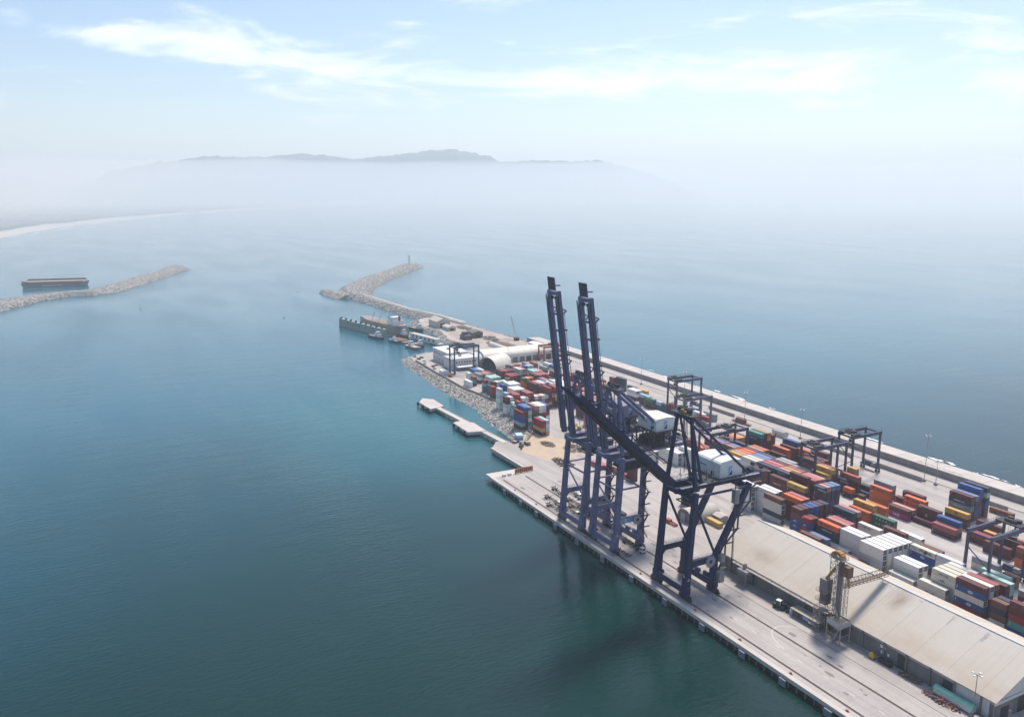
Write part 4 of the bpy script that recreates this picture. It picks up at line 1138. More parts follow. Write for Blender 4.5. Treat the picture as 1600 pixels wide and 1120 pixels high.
# ------------------------------------------------------------------ ship-to-shore cranes
def sts(x, label, M_, ang, blen, splay, portal_blue, num, parked_low):
    Y = 210.9; o = thing('ship_crane', label, 'crane', (x, Y, 0), 0, 'ship to shore gantry cranes')
    G_ = 14.5; LX = 9.3; yb = G_+17 if splay else G_+1.0     # top of the landward leg
    T_ = 45.0
    # legs
    for s in (-1, 1):
        xl = LX*s
        m = MB(); m.beam((xl,0,2.6),(xl,0.9,15.5),2.9,2.7,2.2,2.3,side=(1,0,0)); m.beam((xl,0.9,15.3),(xl,3.2,T_),2.2,2.3,1.9,2.0,side=(1,0,0)); m.build('leg', M_, o)
        m = MB(); m.beam((xl,G_,2.6),(xl,G_,15.5),2.7,2.6,2.2,2.3,side=(1,0,0)); m.beam((xl,G_,14.8),(xl,yb,T_),2.2,2.3,1.9,2.1,side=(1,0,0)); m.build('leg', M_, o)
        pb = MB().beam((xl,1.4,15.0),(xl,G_-0.9,15.0),1.6,2.5,side=(1,0,0))
        pbo = pb.build('portal_beam', LBLUE if (portal_blue and s > 0) else M_, o)
        MB().rail([(xl-0.7,1.5,16.3),(xl-0.7,G_-1,16.3)],1.0,2.4).rail([(xl+0.7,1.5,16.3),(xl+0.7,G_-1,16.3)],1.0,2.4).build('handrail', GREYST, o)
        MB().beam((xl-0.01,2.2,16.27),(xl-0.01,G_-1.6,16.27),1.3,0.04).build('walkway', GREYST, o)
        # knee haunches where legs meet the portal beam
        for y0, d in ((1.2,1),(G_-0.9,-1)):
            MB().extr([(y0,13.8),(y0+d*2.6,13.8),(y0,10.8)],'x',xl-0.7,xl+0.7).build('gusset', M_, o)
        MB().tube((xl,3.3,T_-1.6),(xl,yb-1.0,T_-1.6),0.55,10).build('tie_tube', M_, o)
        if splay: MB().tube((xl,3.0,T_-4.2),(xl,G_+0.4,16.4),0.55,10).build('diagonal_brace', M_, o)
        if not splay:
            MB().tube((xl,1.9,30),(xl,G_,30),0.45,8).build('tie_tube', M_, o)
    if not splay:
        for y in (1.9, G_): MB().tube((-LX,y,29.2),(LX,y,29.2),0.45,8).build('tie_tube', M_, o)
        MB().tube((-LX,1.9,29),(LX,1.0,17),0.4,8).build('diagonal_brace', M_, o)
    # sills, bogies and wheels
    for y in (0, G_):
        MB().box(-11.4,y-0.95,2.7,11.4,y+0.95,5.4).build('sill_beam', M_, o)
        MB().box(-11.0,y-0.8,5.41,11.0,y+0.8,5.47).build('walkway', GREYST, o)
        for s in (-1, 1):
            MB().extr([(s*9.3-3.4,2.0),(s*9.3+3.4,2.0),(s*9.3+1.2,2.7),(s*9.3-1.2,2.7)],'y',y-0.5,y+0.5).build('equaliser_beam', M_, o)
            for k in (-2.7,-0.95,0.95,2.7):
                b_ = MB().box(s*9.3+k-0.8,y-0.45,0.75,s*9.3+k+0.8,y+0.45,1.9).build('bogie', DARK if k*s > 0 else M_, o)
                w_ = MB()
                for e in (-0.42,0.42): w_.tube((s*9.3+k+e,y-0.2,0.45),(s*9.3+k+e,y+0.2,0.45),0.36,10)
                w_.build('wheel', DARK, b_)
            MB().box(s*13.0-0.5,y-0.35,0.7,s*13.0+0.5,y+0.35,1.3).build('buffer', DARK, o)
    # upper frame and main girders
    for y in (3.2, yb): MB().box(-LX-0.6,y-0.9,T_-3.3,LX+0.6,y+0.9,T_-1.04).build('cross_beam', M_, o)
    GE = 43.0
    for s in (-1, 1):
        MB().box(s*3.4-0.7,-2.6,T_-1.0,s*3.4+0.7,GE,T_+1.19).build('main_girder', M_, o)
        MB().box(s*4.9-0.7,-1,T_+1.2,s*4.9+0.7,GE-2,T_+1.35).build('walkway', GREYST, o)
        MB().rail([(s*5.55,-1,T_+1.35),(s*5.55,GE-2,T_+1.35)],1.1,2.2).build('handrail', M_, o)
    for y in (-2.2, 8, 14, 20.5, 26.5, 34, GE-0.8): MB().box(-2.7,y-0.35,T_-0.8,2.69,y+0.35,T_+0.9).build('girder_tie', M_, o)
    # rear end platform with sheaves
    e = MB().box(-4.6,GE+0.01,T_+1.0,4.6,GE+3.0,T_+1.3); e.build('rear_platform', DARK, o)
    sh = MB()
    for xx in (-3,-2,2,3): sh.tube((xx-0.15,GE+1.3,T_+2.6),(xx+0.15,GE+1.3,T_+2.6),0.75,12)
    sh.build('sheaves', DARK, o)['kind'] = 'stuff'; MB().rail([(-4.5,GE+2.9,T_+1.3),(4.5,GE+2.9,T_+1.3)],1.1,1.6).build('handrail', M_, o)
    # machinery house
    hx0, hx1, hy0, hy1, hz = -12.2, 3.6, 20.6, 32.6, T_+2.0
    if parked_low:
        hx0, hx1, hy0, hy1 = -8.0, 6.0, 24.0, 36.0
        fr = MB()
        for xx in (-7.5,-2.5,2.5,6.0):
            for yy in (23,29,35): fr.box(xx-.3,yy-.3,T_+1.0,xx+.3,yy+.3,T_+8.1)
            fr.beam((xx,23,T_+1.5),(xx,35,T_+7.9),.3,.4)
        fr.box(-8,22,T_+1.0,6.6,36,T_+1.5); fr.box(-7,24,T_+1.6,0,33,T_+4.4); fr.build('machinery_frame', DARK, o)
    hz0 = T_+8.5 if parked_low else T_+1.4
    MB().box(hx0-1.2,hy0-1.2,hz0-0.5,hx1+1.2,hy1+1.2,hz0-0.02).build('house_floor', DARK, o)
    h = MB(); b_ = 0.7; z1 = hz0+(5.9 if parked_low else 7.0)
    h.extr([(hy0,hz0),(hy1,hz0),(hy1,z1-b_),(hy1-b_,z1),((hy0+hy1)/2,z1+0.5),(hy0+b_,z1),(hy0,z1-b_)],'x',hx0,hx1)
    ho = h.build('machinery_house', WHITE if num != '1' else mat('house_grey_blue', (0.22,0.23,0.30), .6, var=.2, scale=.3), o)
    m = MB()
    for k in range(11):
        x_ = hx0+0.7+k*(hx1-hx0-1.4)/10; m.box(x_-0.05,hy0-0.05,hz0+.2,x_+0.05,hy0,z1-b_); m.beam((x_,hy0+b_,z1+.03),(x_,(hy0+hy1)/2,z1+0.53),0.1,0.07); m.beam((x_,(hy0+hy1)/2,z1+0.53),(x_,hy1-b_,z1+.03),0.1,0.07)
    m.build('panel_rib', WHITE, ho)
    MB().box(hx0+2.6,hy0-0.12,hz0+3.4,hx0+7.4,hy0-0.03,hz0+3.75).build('name_strip', BLACK, ho)
    MB().box(hx0+2.6,hy0-0.45,hz0+2.5,hx0+8.4,hy0-0.06,hz0+3.3).build('canopy', WHITE, ho)
    MB().box(hx0+10.2,hy0-0.1,hz0+0.1,hx0+11.1,hy0-0.02,hz0+2.1).build('door', DARK, ho)
    def logo(name, x_, y_, z_, s_, rot):
        a = MB().add([(-.5*s_,-.9*s_,0),(.5*s_,-.9*s_,0),(.5*s_,.15*s_,0)],[(0,1,2)]).build(name, BPRINT, ho); b2 = MB().add([(-.5*s_,-.55*s_,0),(.5*s_,.55*s_,0),(.5*s_,.9*s_,0),(-.5*s_,.9*s_,0)],[(0,1,2,3)]).build(name, mat('sky_print',(0.30,0.45,0.68),0.6), ho)
        for q_ in (a, b2): q_.location = (x_,y_,z_); q_.rotation_euler = rot
    logo('logo', hx1+0.06, (hy0+hy1)/2-0.6, hz0+2.9, 2.1, (R(90),0,R(90)))
    logo('logo', hx1-2.6, hy0-0.1, hz0+2.9, 2.0, (R(90),0,0)) if parked_low else logo('logo', (hx0+hx1)/2, (hy0+hy1)/2+2.8, z1+0.42, 2.4, (R(-5),0,R(20)))
    MB().rail([(hx0-1.1,hy0-1.1,hz0),(hx1+1.1,hy0-1.1,hz0),(hx1+1.1,hy1+1.1,hz0)],1.1,2.0).build('handrail', GREYST, o)
    MB().box(-6,12.5,T_+1.36,6,19,T_+1.5).build('service_deck', DARK, o)
    sv = MB()
    for k in range(14):
        x_ = rnd.uniform(-5,5); y_ = rnd.uniform(5,19); hh = rnd.uniform(1.2,5.5); sv.beam((x_,y_,T_+1.5),(x_,y_,T_+1.5+hh),0.18,0.18)
        if k%2: sv.box(x_-.9,y_-.5,T_+1.5+hh*.4,x_+.9,y_+.5,T_+1.55+hh*.4)
    sv.build('service_frame', DARK, o)
    # apex frame
    az, ay, ax = 75.0, 3.6, 4.3
    for s in (-1, 1):
        MB().beam((s*(LX-0.4),3.2,T_+1.2),(s*ax,ay,az),1.5,1.4,1.1,1.1,side=(1,0,0)).build('apex_leg', M_, o)
        MB().beam((s*3.4,11.0,T_+1.2),(s*(ax-0.6),ay+0.5,az),0.9,0.9,0.7,0.7,side=(1,0,0)).build('apex_strut', M_, o)
        MB().tube((s*(ax-0.2),ay+0.8,az),(s*3.4,36.5 if splay else 38.5,T_+1.3),0.55 if splay else 0.8,10).build('backstay', M_, o)
        # folded forestays, rods hanging beside the apex legs
        MB().tube((s*(ax-1.0),ay-1.4,az-0.5),(s*(ax+1.6),1.0,T_+10),0.14,6).tube((s*(ax-1.5),ay-1.4,az-0.5),(s*(ax+0.6),0.4,T_+8),0.14,6).build('stay_rod', M_, o)
    MB().box(-ax-1.4,ay-0.9,az-0.8,ax+1.4,ay+0.9,az+0.9).build('apex_beam', M_, o)
    pl = MB().box(-ax-2.4,ay-2.2,az+0.9,ax+2.4,ay+2.2,az+1.05); pl.build('apex_platform', DARK, o)
    sh = MB()
    for xx in (-3.4,-2.4,-.6,.6,2.4,3.4): sh.tube((xx-.2,ay,az+2.1),(xx+.2,ay,az+2.1),0.95,12)
    sh.build('sheave', DARK, o)
    MB().rail([(-ax-2.3,ay-2.1,az+1.05),(ax+2.3,ay-2.1,az+1.05),(ax+2.3,ay+2.1,az+1.05),(-ax-2.3,ay+2.1,az+1.05),(-ax-2.3,ay-2.1,az+1.05)],1.2,1.4).build('handrail', M_, o)
    MB().box(-1.2,ay-1.2,az+1.2,0.4,ay-.2,az+2.6).box(1.0,ay-1.4,az+1.2,2.0,ay-.4,az+2.2).build('sheave_guard', YEL if splay else DARK, o)
    # boom raised about its hinge
    H_ = Vector((0,-2.6,T_+2.6)); ca, sa = math.cos(ang), math.sin(ang)
    def B(xx, t, u): return (xx, H_.y - t*ca + u*sa, H_.z + t*sa + u*ca)     # t along the boom, u towards its upper side
    for s in (-1, 1):
        bw, bh = (1.5, 2.8) if splay else (1.9, 2.3); gs = s*(3.1 if splay else 4.1)
        MB().beam(B(gs,0.2,0),B(gs,blen-5,0),bw,bh,bw,bh*0.9,side=(1,0,0)).build('boom_girder', M_, o)
        MB().beam(B(gs,blen-5,0),B(gs,blen,bh*.2),bw,bh*.9,bw,bh*.55,side=(1,0,0)).build('boom_nose', M_, o)
        MB().beam(B(gs+s*1.3,2,-bh/2+.1),B(gs+s*1.3,blen-2,-bh/2+.1),0.9,0.1,side=(1,0,0)).build('walkway', DARK, o)
        rl = MB(); n_ = int(blen/3)
        rl.beam(B(gs+s*1.75,2,-bh/2+1.2),B(gs+s*1.75,blen-2,-bh/2+1.2),0.09,0.09)
        for k in range(n_): t = 2+k*(blen-4)/(n_-1); rl.beam(B(gs+s*1.75,t,-bh/2+.1),B(gs+s*1.75,t,-bh/2+1.2),0.08,0.08)
        rl.build('handrail', DARK, o)
        MB().beam(B(gs-s*.9,1,-bh/2-.12),B(gs-s*.9,blen-3,-bh/2-.12),0.25,0.3,side=(1,0,0)).build('trolley_rail', DARK, o)
        for t in (blen*.52, blen*.86):
            MB().beam(B(gs,t-1.5,bh/2),B(gs,t,bh/2+2.2),0.5,0.5).beam(B(gs,t+1.5,bh/2),B(gs,t,bh/2+2.2),0.5,0.5).build('stay_bracket', M_, o)
        MB().tube(B(s*2.7,blen*.52,bh/2+2),B(s*2.5,6,bh/2+3.4),0.16,6).tube(B(s*2.3,blen*.86,bh/2+2),B(s*2.2,blen*.4,bh/2+2.4),0.14,6).build('forestay', M_, o)
    for t in ((12, 24, 36, 48, 59) if splay else (20, 30, 52, 60, 68)):
        if t < blen-6: MB().beam(B(-abs(gs)+.7,t,0),B(abs(gs)-.7,t,0),0.7,0.9).build('boom_tie', M_, o)
    if splay:
        MB().beam(B(0,1,-1.3),B(0,blen-6,-1.3),4.6,0.25,side=(1,0,0)).build('boom_soffit', DARK, o)
    MB().beam(B(-abs(gs)-.7,blen-1.2,0),B(abs(gs)+.7,blen-1.2,0),1.5,1.8).build('boom_head', M_, o)
    hd = MB()
    for xx in (-2.2,-1.4,1.4,2.2): hd.tube(B(xx-.15,blen-3.4,0),B(xx+.15,blen-3.4,0),0.8,10)
    hd.build('sheave', DARK, o)
    MB().beam(B(0,blen+0.2,-0.5),B(0,blen+6.4,-0.5),6.2,0.3,side=(1,0,0)).build('tip_platform', DARK, o)
    gr = MB()
    for k in range(6): gr.beam(B(-3+k*1.2,blen+.2,-.75),B(-3+k*1.2,blen+6.4,-.75),0.12,0.12)
    for k in range(4): gr.beam(B(-3.1,blen+.8+k*1.8,-.78),B(3.1,blen+.8+k*1.8,-.78),0.1,0.1)
    gr.build('platform_frame', M_, o)
    MB().beam(B(2.8,blen+2.6,-.3),B(4.9,blen+2.6,1.2),0.5,0.6).build('floodlight', GREYST, o)
    for t in ((blen*.4,) if splay else (blen*.35, blen*.57, blen*.74)):
        MB().beam(B(4.3,t,.6),B(6.2,t,1.6),0.7,0.6).build('floodlight', DARK, o)
    # trolley with cab and headblock, parked over the quay
    ty = 7.0
    tr = MB().box(-4.2,ty-2.6,T_-1.9,4.2,ty+2.6,T_-1.05); tr.build('trolley', DARK, o)
    c_ = MB().box(2.4,ty-3.9,T_-3.6,4.6,ty-1.2,T_-0.9).build('operator_cab', M_, o); MB().box(2.5,ty-3.97,T_-3.0,4.5,ty-3.9,T_-1.5).box(4.6,ty-3.7,T_-3.0,4.66,ty-1.5,T_-1.6).build('window', GLASS, c_)
    MB().box(3.2,ty-2.9,T_-0.9,3.8,ty-1.9,T_+0.2).build('cab_hanger', DARK, o)
    sp_ = MB().box(-2.2,ty-1.0,T_-7.0,2.2,ty+1.0,T_-5.8).box(-6,ty-1.2,T_-8.2,6,ty-0.9,T_-7.7).box(-6,ty+.9,T_-8.2,6,ty+1.2,T_-7.7).box(-6,ty-1.2,T_-8.2,-5.6,ty+1.2,T_-7.7).box(5.6,ty-1.2,T_-8.2,6,ty+1.2,T_-7.7); sp_.build('spreader', DARK, o)
    rp = MB()
    for xx in (-1.9,1.9):
        for yy in (-.8,.8): rp.tube((xx,ty+yy,T_-5.8),(xx,ty+yy,T_+0.3),0.05,5)
    rp.build('hoist_rope', DARK, o)
    # cable reel on the landward side, lift mast, stairs
    ry = G_-3.0; rx = LX+1.3
    rm = MB().tube((rx,ry,14.6),(rx+0.22,ry,14.6),2.2,28).tube((rx-0.25,ry,14.6),(rx,ry,14.6),0.7,14)
    for k in range(28):
        a = 6.2832*k/28; rm.beam((rx+.1,ry+2.1*math.cos(a),14.6+2.1*math.sin(a)),(rx+.1,ry+2.75*math.cos(a),14.6+2.75*math.sin(a)),0.16,0.22)
    rm.build('cable_reel', mat('reel_grey', (0.25,0.25,0.33), 0.6), o); MB().tube((rx+.23,ry,14.6),(rx+.3,ry,14.6),0.8,16).build('reel_hub', DARK, o)
    lx, ly = LX+2.4, G_+2.4
    if splay:
        MB().beam((lx,ly+5,8),(lx,ly+5,T_+3),0.35,0.35).beam((lx+.7,ly+5,8),(lx+.7,ly+5,T_-8),0.12,0.12).build('lift_mast', DARK, o)
        MB().box(lx-1.0,ly+4.0,T_-6.5,lx+1.2,ly+6.2,T_-0.5).build('lift_cabin', GREYST, o); MB().box(lx-1.4,ly-2.0,5.2,lx+1.0,ly+.6,9.6).build('lift_gate', GREYST, o); MB().box(lx-.9,ly-1.6,14.0,lx+.8,ly+.6,17.0).build('lift_gate', GREYST, o)
        def leg_y(z): return G_+(yb-G_)*max(0,(z-14.8))/(T_-14.8)
        st_ = MB(); zs = [5,10,15,20.5,26,31.5,37,42.5,T_]
        for k in range(len(zs)-1):
            ya, yb_ = leg_y(zs[k])+2.0, leg_y(zs[k+1])+2.0; d = 3.0 if k%2 == 0 else 0.0
            st_.beam((LX+.6,ya+d,zs[k]),(LX+.6,yb_+(3.0-d),zs[k+1]),0.9,0.18).rail([(LX+1.05,ya+d,zs[k]),(LX+1.05,yb_+(3.0-d),zs[k+1])],1.0,1.6,0.04)
            st_.box(LX+.1,yb_-1.2,zs[k+1]-.08,LX+1.3,yb_+4.0,zs[k+1])
        st_.build('stairway', mat('stair_steel', (0.13,0.12,0.11), 0.8), o)
    else:
        st_ = MB(); zs = [5,10.5,16,21.5,27,32.5,38,43.5,T_]
        for k in range(len(zs)-1):
            d = 3.6 if k%2 == 0 else 0.0
            st_.beam((LX+1.7,G_-1+d,zs[k]),(LX+1.7,G_-1+3.6-d,zs[k+1]),0.9,0.18).rail([(LX+2.15,G_-1+d,zs[k]),(LX+2.15,G_+2.6-d,zs[k+1])],1.0,1.6,0.04); st_.box(LX+1.1,G_-2,zs[k+1]-.08,LX+2.3,G_+3.8,zs[k+1])
        st_.build('stairway', DARK, o)
        MB().box(-5,9,T_-8,5,17,T_-1.5).build('electrical_room', DARK, o)
    ap = MB().box(-LX+.8,-0.3,5.48,-LX+4,0.6,6.6).box(3.4,G_-.5,5.48,6.4,G_+.5,7.2).box(-2,G_-.5,5.48,1,G_+.5,6.8); ap.build('drive_box', M_, o)
    n_ = link('lettering', text_mesh(num, 2.0, PRINTW), o, (LX+0.3,-1.32,10.6)); n_.rotation_euler = (R(90-2),0,0)
    n2_ = link('lettering', text_mesh('-'+num+'-', 1.5, PRINTW), o, (LX+1.43,0.4,8.8)); n2_.rotation_euler = (R(90),0,R(90))
    if portal_blue:
        n3 = link('lettering', text_mesh('Z', 2.0, PRINTW), o, (LX+0.84,5.2,15.0)); n3.rotation_euler = (R(90),0,R(90))
    else:
        n3 = link('lettering', text_mesh('<', 1.2, PRINTW), o, (LX+0.84,10.4,15.0)); n3.rotation_euler = (R(90),0,R(90))
    # bay light row under the sill and cabinets on the landward sill
    return o
sts(-335.8, 'farthest ship crane, faded blue, narrow boom raised almost upright', FADED, R(82.3), 71.2, False, False, '1', True)
sts(-308.2, 'middle ship crane, faded blue, upright boom and light blue portal beam', FADED, R(82.1), 71.2, False, True, '2', True)
sts(-257.7, 'near dark navy ship crane with half raised boom and white machinery house', NAVY, R(42.2), 62.0, True, False, '3', False)

# ------------------------------------------------------------------ rubber tyred yard cranes
def rtg(name, x, y0, y1, h, M_, label, trolley, spreader_z=None, grp='rubber tyred yard cranes', lo=False):
    o = thing(name, label, 'yard crane', (x, y0, 0), 0, grp); S = y1-y0; W = 5.3
    for y in (0, S):
        for s in (-1, 1):
            MB().beam((s*W,y,1.9),(s*W*0.96,y,h),1.0,1.25,0.85,1.1,side=(1,0,0)).build('leg', M_, o)
            for k in (-0.95, 0.95):
                wb = MB().box(s*W+k-0.35,y-0.3,0.7,s*W+k+0.35,y+0.3,1.9).build('wheel_mount', DARK, o)
                MB().tube((s*W+k,y-0.34,0.72),(s*W+k,y+0.34,0.72),0.72,14).build('tyre', TYRE, wb)
        MB().box(-W-1.5,y-0.55,1.9,W+1.5,y+0.55,2.9).build('sill_beam', M_, o)
    for s, yy in ((-1,0),(1,0)):
        MB().box(s*W-0.55,-0.6,h,s*W+0.55,S+0.6,h+1.7).build('girder', M_, o)
        MB().rail([(s*(W+.5),0,h+1.7),(s*(W+.5),S,h+1.7)],1.1,1.7,0.05).build('handrail', M_, o)
    for y in (-0.3, S+0.3): MB().box(-W+.56,y-0.3,h+0.2,W-.56,y+0.3,h+1.1).build('end_tie', M_, o)
    MB().beam((-W,0,3.0),(W,0,h*.45),0.35,0.35).beam((W,0,h*.45),(-W,0,h*.75),0.35,0.35).build('brace', M_, o)
    MB().box(-3.2,S-1.0,2.91,0.8,S+1.0,5.2).build('engine_box', M_, o); MB().box(1.2,S-.9,2.91,3.8,S+.9,4.9).build('electrical_box', GREYST, o)
    ty = S*trolley
    MB().box(-W-.3,ty-2.8,h+1.72,W+.3,ty+2.8,h+2.4).build('trolley', DARK, o)
    dr = MB().tube((-2.6,ty-.8,h+3.1),(2.6,ty-.8,h+3.1),0.7,12).box(-2.4,ty+.6,h+2.4,-.4,ty+2.2,h+4.0).box(.6,ty+.4,h+2.4,3.0,ty+2.4,h+3.6); dr.build('hoist', DARK, o)
    MB().rail([(-W,ty-2.7,h+2.4),(W,ty-2.7,h+2.4),(W,ty+2.7,h+2.4),(-W,ty+2.7,h+2.4),(-W,ty-2.7,h+2.4)],1.1,1.8,0.05).build('handrail', DARK, o)
    c_ = MB().box(1.4,ty-2.2,h-3.0,3.6,ty-.1,h-.4).build('operator_cab', WHITE, o); MB().box(1.5,ty-2.27,h-2.6,3.5,ty-2.2,h-1.0).box(3.6,ty-2.0,h-2.5,3.67,ty-.3,h-1.1).build('window', GLASS, c_)
    MB().box(2.2,ty-1.6,h-.4,2.8,ty-1.0,h+1.75).build('cab_hanger', DARK, o)
    z = spreader_z if spreader_z else h-5.5
    MB().box(-6,ty+0.2,z,6,ty+2.4,z+.35).box(-1.8,ty+.5,z+.35,1.8,ty+2.1,z+1.2).build('spreader', DARK if not lo else ORG, o)
    rp = MB()
    for xx in (-1.5,1.5):
        for yy in (.7,1.9): rp.tube((xx,ty+yy,z+1.2),(xx,ty+yy,h+1.8),0.05,5)
    rp.build('hoist_rope', DARK, o)
    MB().beam((W*.96,S+.8,2.9),(W*.96,S+.8,h),0.5,0.12).rail([(W*.96-.3,S+1.0,3),(W*.96-.3,S+1.0,h)],.4,1.4,.04).build('ladder', M_, o)
    MB().tube((W,S+.4,h+1.7),(W,S+.4,h+5),0.05,5).build('antenna', GREYST, o)
    return o
H_R = 23.4
rtg('yard_crane', -199, 324, 348.5, H_R, RTGM, 'nearest yard crane, dark navy, standing over the white containers at right', 0.86)
rtg('yard_crane', -325, 390.5, 413, H_R, RTGM, 'yard crane standing clear on the apron with grey boxes on its far sill', 0.12)
rtg('yard_crane', -319, 354, 378, H_R, RTGM, 'yard crane with white cab between teal stack and the clear-standing crane', 0.1)
rtg('yard_crane', -485, 391, 414, H_R, RTGM, 'dark yard crane nearest the sea wall behind a greyer one', 0.08)
rtg('yard_crane', -438, 360, 383, H_R, mat('gantry_grey_blue', (0.10,0.11,0.17), 0.55, var=0.2, scale=0.3), 'greyish yard crane in front of the dark one by the sea wall', 0.15)
rtg('yard_crane', -371, 325, 353, H_R-1.5, RTGM, 'yard crane low behind the near ship crane, its girder over red containers', 0.55)
rtg('yard_crane', -685, 300, 324, H_R, mat('gantry_clear_blue', (0.035,0.075,0.16), 0.5, var=0.2, scale=0.3), 'lone blue yard crane before the white office block', 0.2)
rtg('yard_crane', -694, 398, 420, 13.5, mat('gantry_red', (0.33,0.08,0.06), 0.6, var=0.2, scale=0.3), 'small red gantry crane before the long vaulted hangar', 0.6)
# ------------------------------------------------------------------ grain tower, hoppers and small buildings by the warehouse
DUSTY = mat('dusty_steel', (0.42,0.37,0.33), 0.8); BINM = mat('bin_grey_blue', (0.20,0.21,0.26), 0.65, var=0.3, scale=0.6, streak=True, col2=(0.24,0.19,0.15))
PIPEM = mat('ochre_pipe', (0.47,0.25,0.075), 0.7, var=0.25, scale=0.7)
def lattice(m, x0, y0, x1, y1, z0, z1, step=2.0, r=0.09):
    cs = [(x0,y0),(x1,y0),(x1,y1),(x0,y1)]
    for c in cs: m.beam((*c,z0),(*c,z1),r*2,r*2)
    n = max(1,int((z1-z0)/step))
    for k in range(n):
        a, b_ = z0+(z1-z0)*k/n, z0+(z1-z0)*(k+1)/n
        for i in range(4):
            p, q = cs[i], cs[(i+1)%4]
            m.beam((*p,b_),(*q,b_),r*1.2,r*1.2); m.beam((*(p if k%2 else q),a),(*(q if k%2 else p),b_),r,r)
    return m
T = thing('grain_tower', 'tall dusty grain elevator tower with ochre pipes rising over the warehouse roof', 'tower', (0,0,0))
lattice(MB(),-202.6,240.6,-199.6,243.4,0,31,2.2).build('lattice_mast', mat('brown_steel', (0.13,0.10,0.085), 0.8, var=0.3, scale=0.5), T)
MB().box(-199.4,240.9,0.0,-198.3,243.0,30).build('elevator_leg', mat('grey_leg', (0.17,0.155,0.16), 0.7, var=0.3, scale=0.4, streak=True), T)
MB().box(-205.9,239.4,16.5,-202.7,242.8,21.5).build('bin', BINM, T); MB().box(-205.7,239.6,11.5,-202.8,242.6,16.2).build('bin', mat('bin_brown', (0.15,0.125,0.12), 0.75, var=0.3, scale=0.5, streak=True), T)
for z in (16.2, 12.6, 9.0): MB().box(-206.9,238.6,z,-202.65,243.4,z+.15).rail([(-206.8,238.7,z+.15),(-202.7,238.7,z+.15)],1.1,1.4,.05).rail([(-206.8,238.7,z+.15),(-206.8,243.3,z+.15)],1.1,1.4,.05).build('platform', DUSTY, T)
MB().box(-203.2,240.2,31,-197.2,243.8,31.2).rail([(-203,240.3,31.2),(-197.4,240.3,31.2),(-197.4,243.7,31.2),(-203,243.7,31.2),(-203,240.3,31.2)],1.1,1.3,.05).build('top_platform', DUSTY, T)
m = MB(); 
for k in range(7):
    a0, a1 = R(180*k/7), R(180*(k+1)/7); m.beam((-200.5+2.2*math.cos(a0),242,31.2+2.0*math.sin(a0)),(-200.5+2.2*math.cos(a1),242,31.2+2.0*math.sin(a1)),2.0,1.2,side=(0,1,0))
m.build('elevator_head', PIPEM, T)
MB().tube((-200.8,241,27),(-204.3,241,21.4),0.55,10).tube((-197.8,242,28),(-196.2,243,24.5),0.5,10).tube((-196.2,243,24.5),(-196.4,244,20.5),0.5,10).build('spout_pipe', PIPEM, T)
MB().box(-197.9,240.8,25.5,-194.6,243.4,29.4).build('motor_room', RUST, T)
g = MB()
for z0 in (19.6, 21.6):
    for xx in (-200.2,-197.8): g.beam((xx,243.4,z0),(xx,267.5,z0-0.4),.16,.16)
for k in range(13):
    y = 243.6+k*1.95
    for xx in (-200.2,-197.8): g.beam((xx,y,19.6),(xx,y+1.9,21.6),.1,.1).beam((xx,y,19.6),(xx,y,21.6),.1,.1)
    g.beam((-200.2,y,19.6),(-197.8,y,19.6),.1,.1)
g.build('conveyor_truss', mat('rust_brown_steel', (0.17,0.10,0.075), 0.85, var=0.3, scale=0.8), T)
MB().box(-199.9,243.6,19.7,-198.1,267.0,19.95).build('conveyor_belt', mat('dust_brown', (0.22,0.16,0.13), 0.9), T)
lattice(MB(),-197.2,241,-195.9,243.2,9,25,1.8,.07).build('ladder_cage', DUSTY, T)
Hh = thing('receiving_hopper', 'pale dusty receiving hopper on four legs at the foot of the grain tower', 'hopper', (0,0,0))
for x,y in ((-199.6,237.6),(-193.4,237.6),(-193.4,242.6),(-199.6,242.6)): MB().box(x-.17,y-.17,0,x+.17,y+.17,9.0).build('leg', DUSTY, Hh)
MB().add([(-199.8,237.4,7.0),(-193.2,237.4,7.0),(-193.2,242.8,7.0),(-199.8,242.8,7.0),(-199.8,237.4,9.0),(-193.2,237.4,9.0),(-193.2,242.8,9.0),(-199.8,242.8,9.0),(-197.1,239.6,4.6),(-195.9,239.6,4.6),(-195.9,240.6,4.6),(-197.1,240.6,4.6)],
  [(0,1,5,4),(1,2,6,5),(2,3,7,6),(3,0,4,7),(8,9,1,0),(9,10,2,1),(10,11,3,2),(11,8,0,3),(8,11,10,9)]).build('bin', mat('hopper_pale', (0.46,0.45,0.44), 0.7, var=0.2, scale=0.6), Hh)
MB().add([(-199.5,237.7,8.5),(-193.5,237.7,8.5),(-193.5,242.5,8.5),(-199.5,242.5,8.5),(-196.4,240.2,8.9)],[(0,1,4),(1,2,4),(2,3,4),(3,0,4)]).build('grain', mat('grain_heap', (0.42,0.34,0.24), 0.95), Hh)
MB().beam((-201,241,15),(-197.5,240.3,9.2),0.7,0.5).build('chute', mat('hopper_pale', (0.46,0.45,0.44)), Hh)
MB().box(-199.5,237.5,3.4,-193.5,237.7,3.6).box(-193.5,237.7,3.4,-193.3,242.5,3.6).beam((-199.6,237.6,.4),(-196.4,237.6,3.4),.12,.12).build('brace', DUSTY, Hh)
MB().tube((-197.8,239.6,0.0),(-196.3,240.1,4.6),.35,8).build('discharge_pipe', DUSTY, Hh)
S_ = thing('stair_tower', 'open lattice stair tower between the flat roofed hut and the grain tower', 'stair tower', (0,0,0))
lattice(MB(),-206.8,238.2,-203.8,241.2,0,10.5,2.6,.08).build('frame', DUSTY, S_)
m = MB()
for k in range(4): m.beam((-206.5 if k%2 else -204.1,238.9,k*2.6),(-204.1 if k%2 else -206.5,238.9,k*2.6+2.6),.8,.12)
m.build('stair_flight', GREYST, S_)
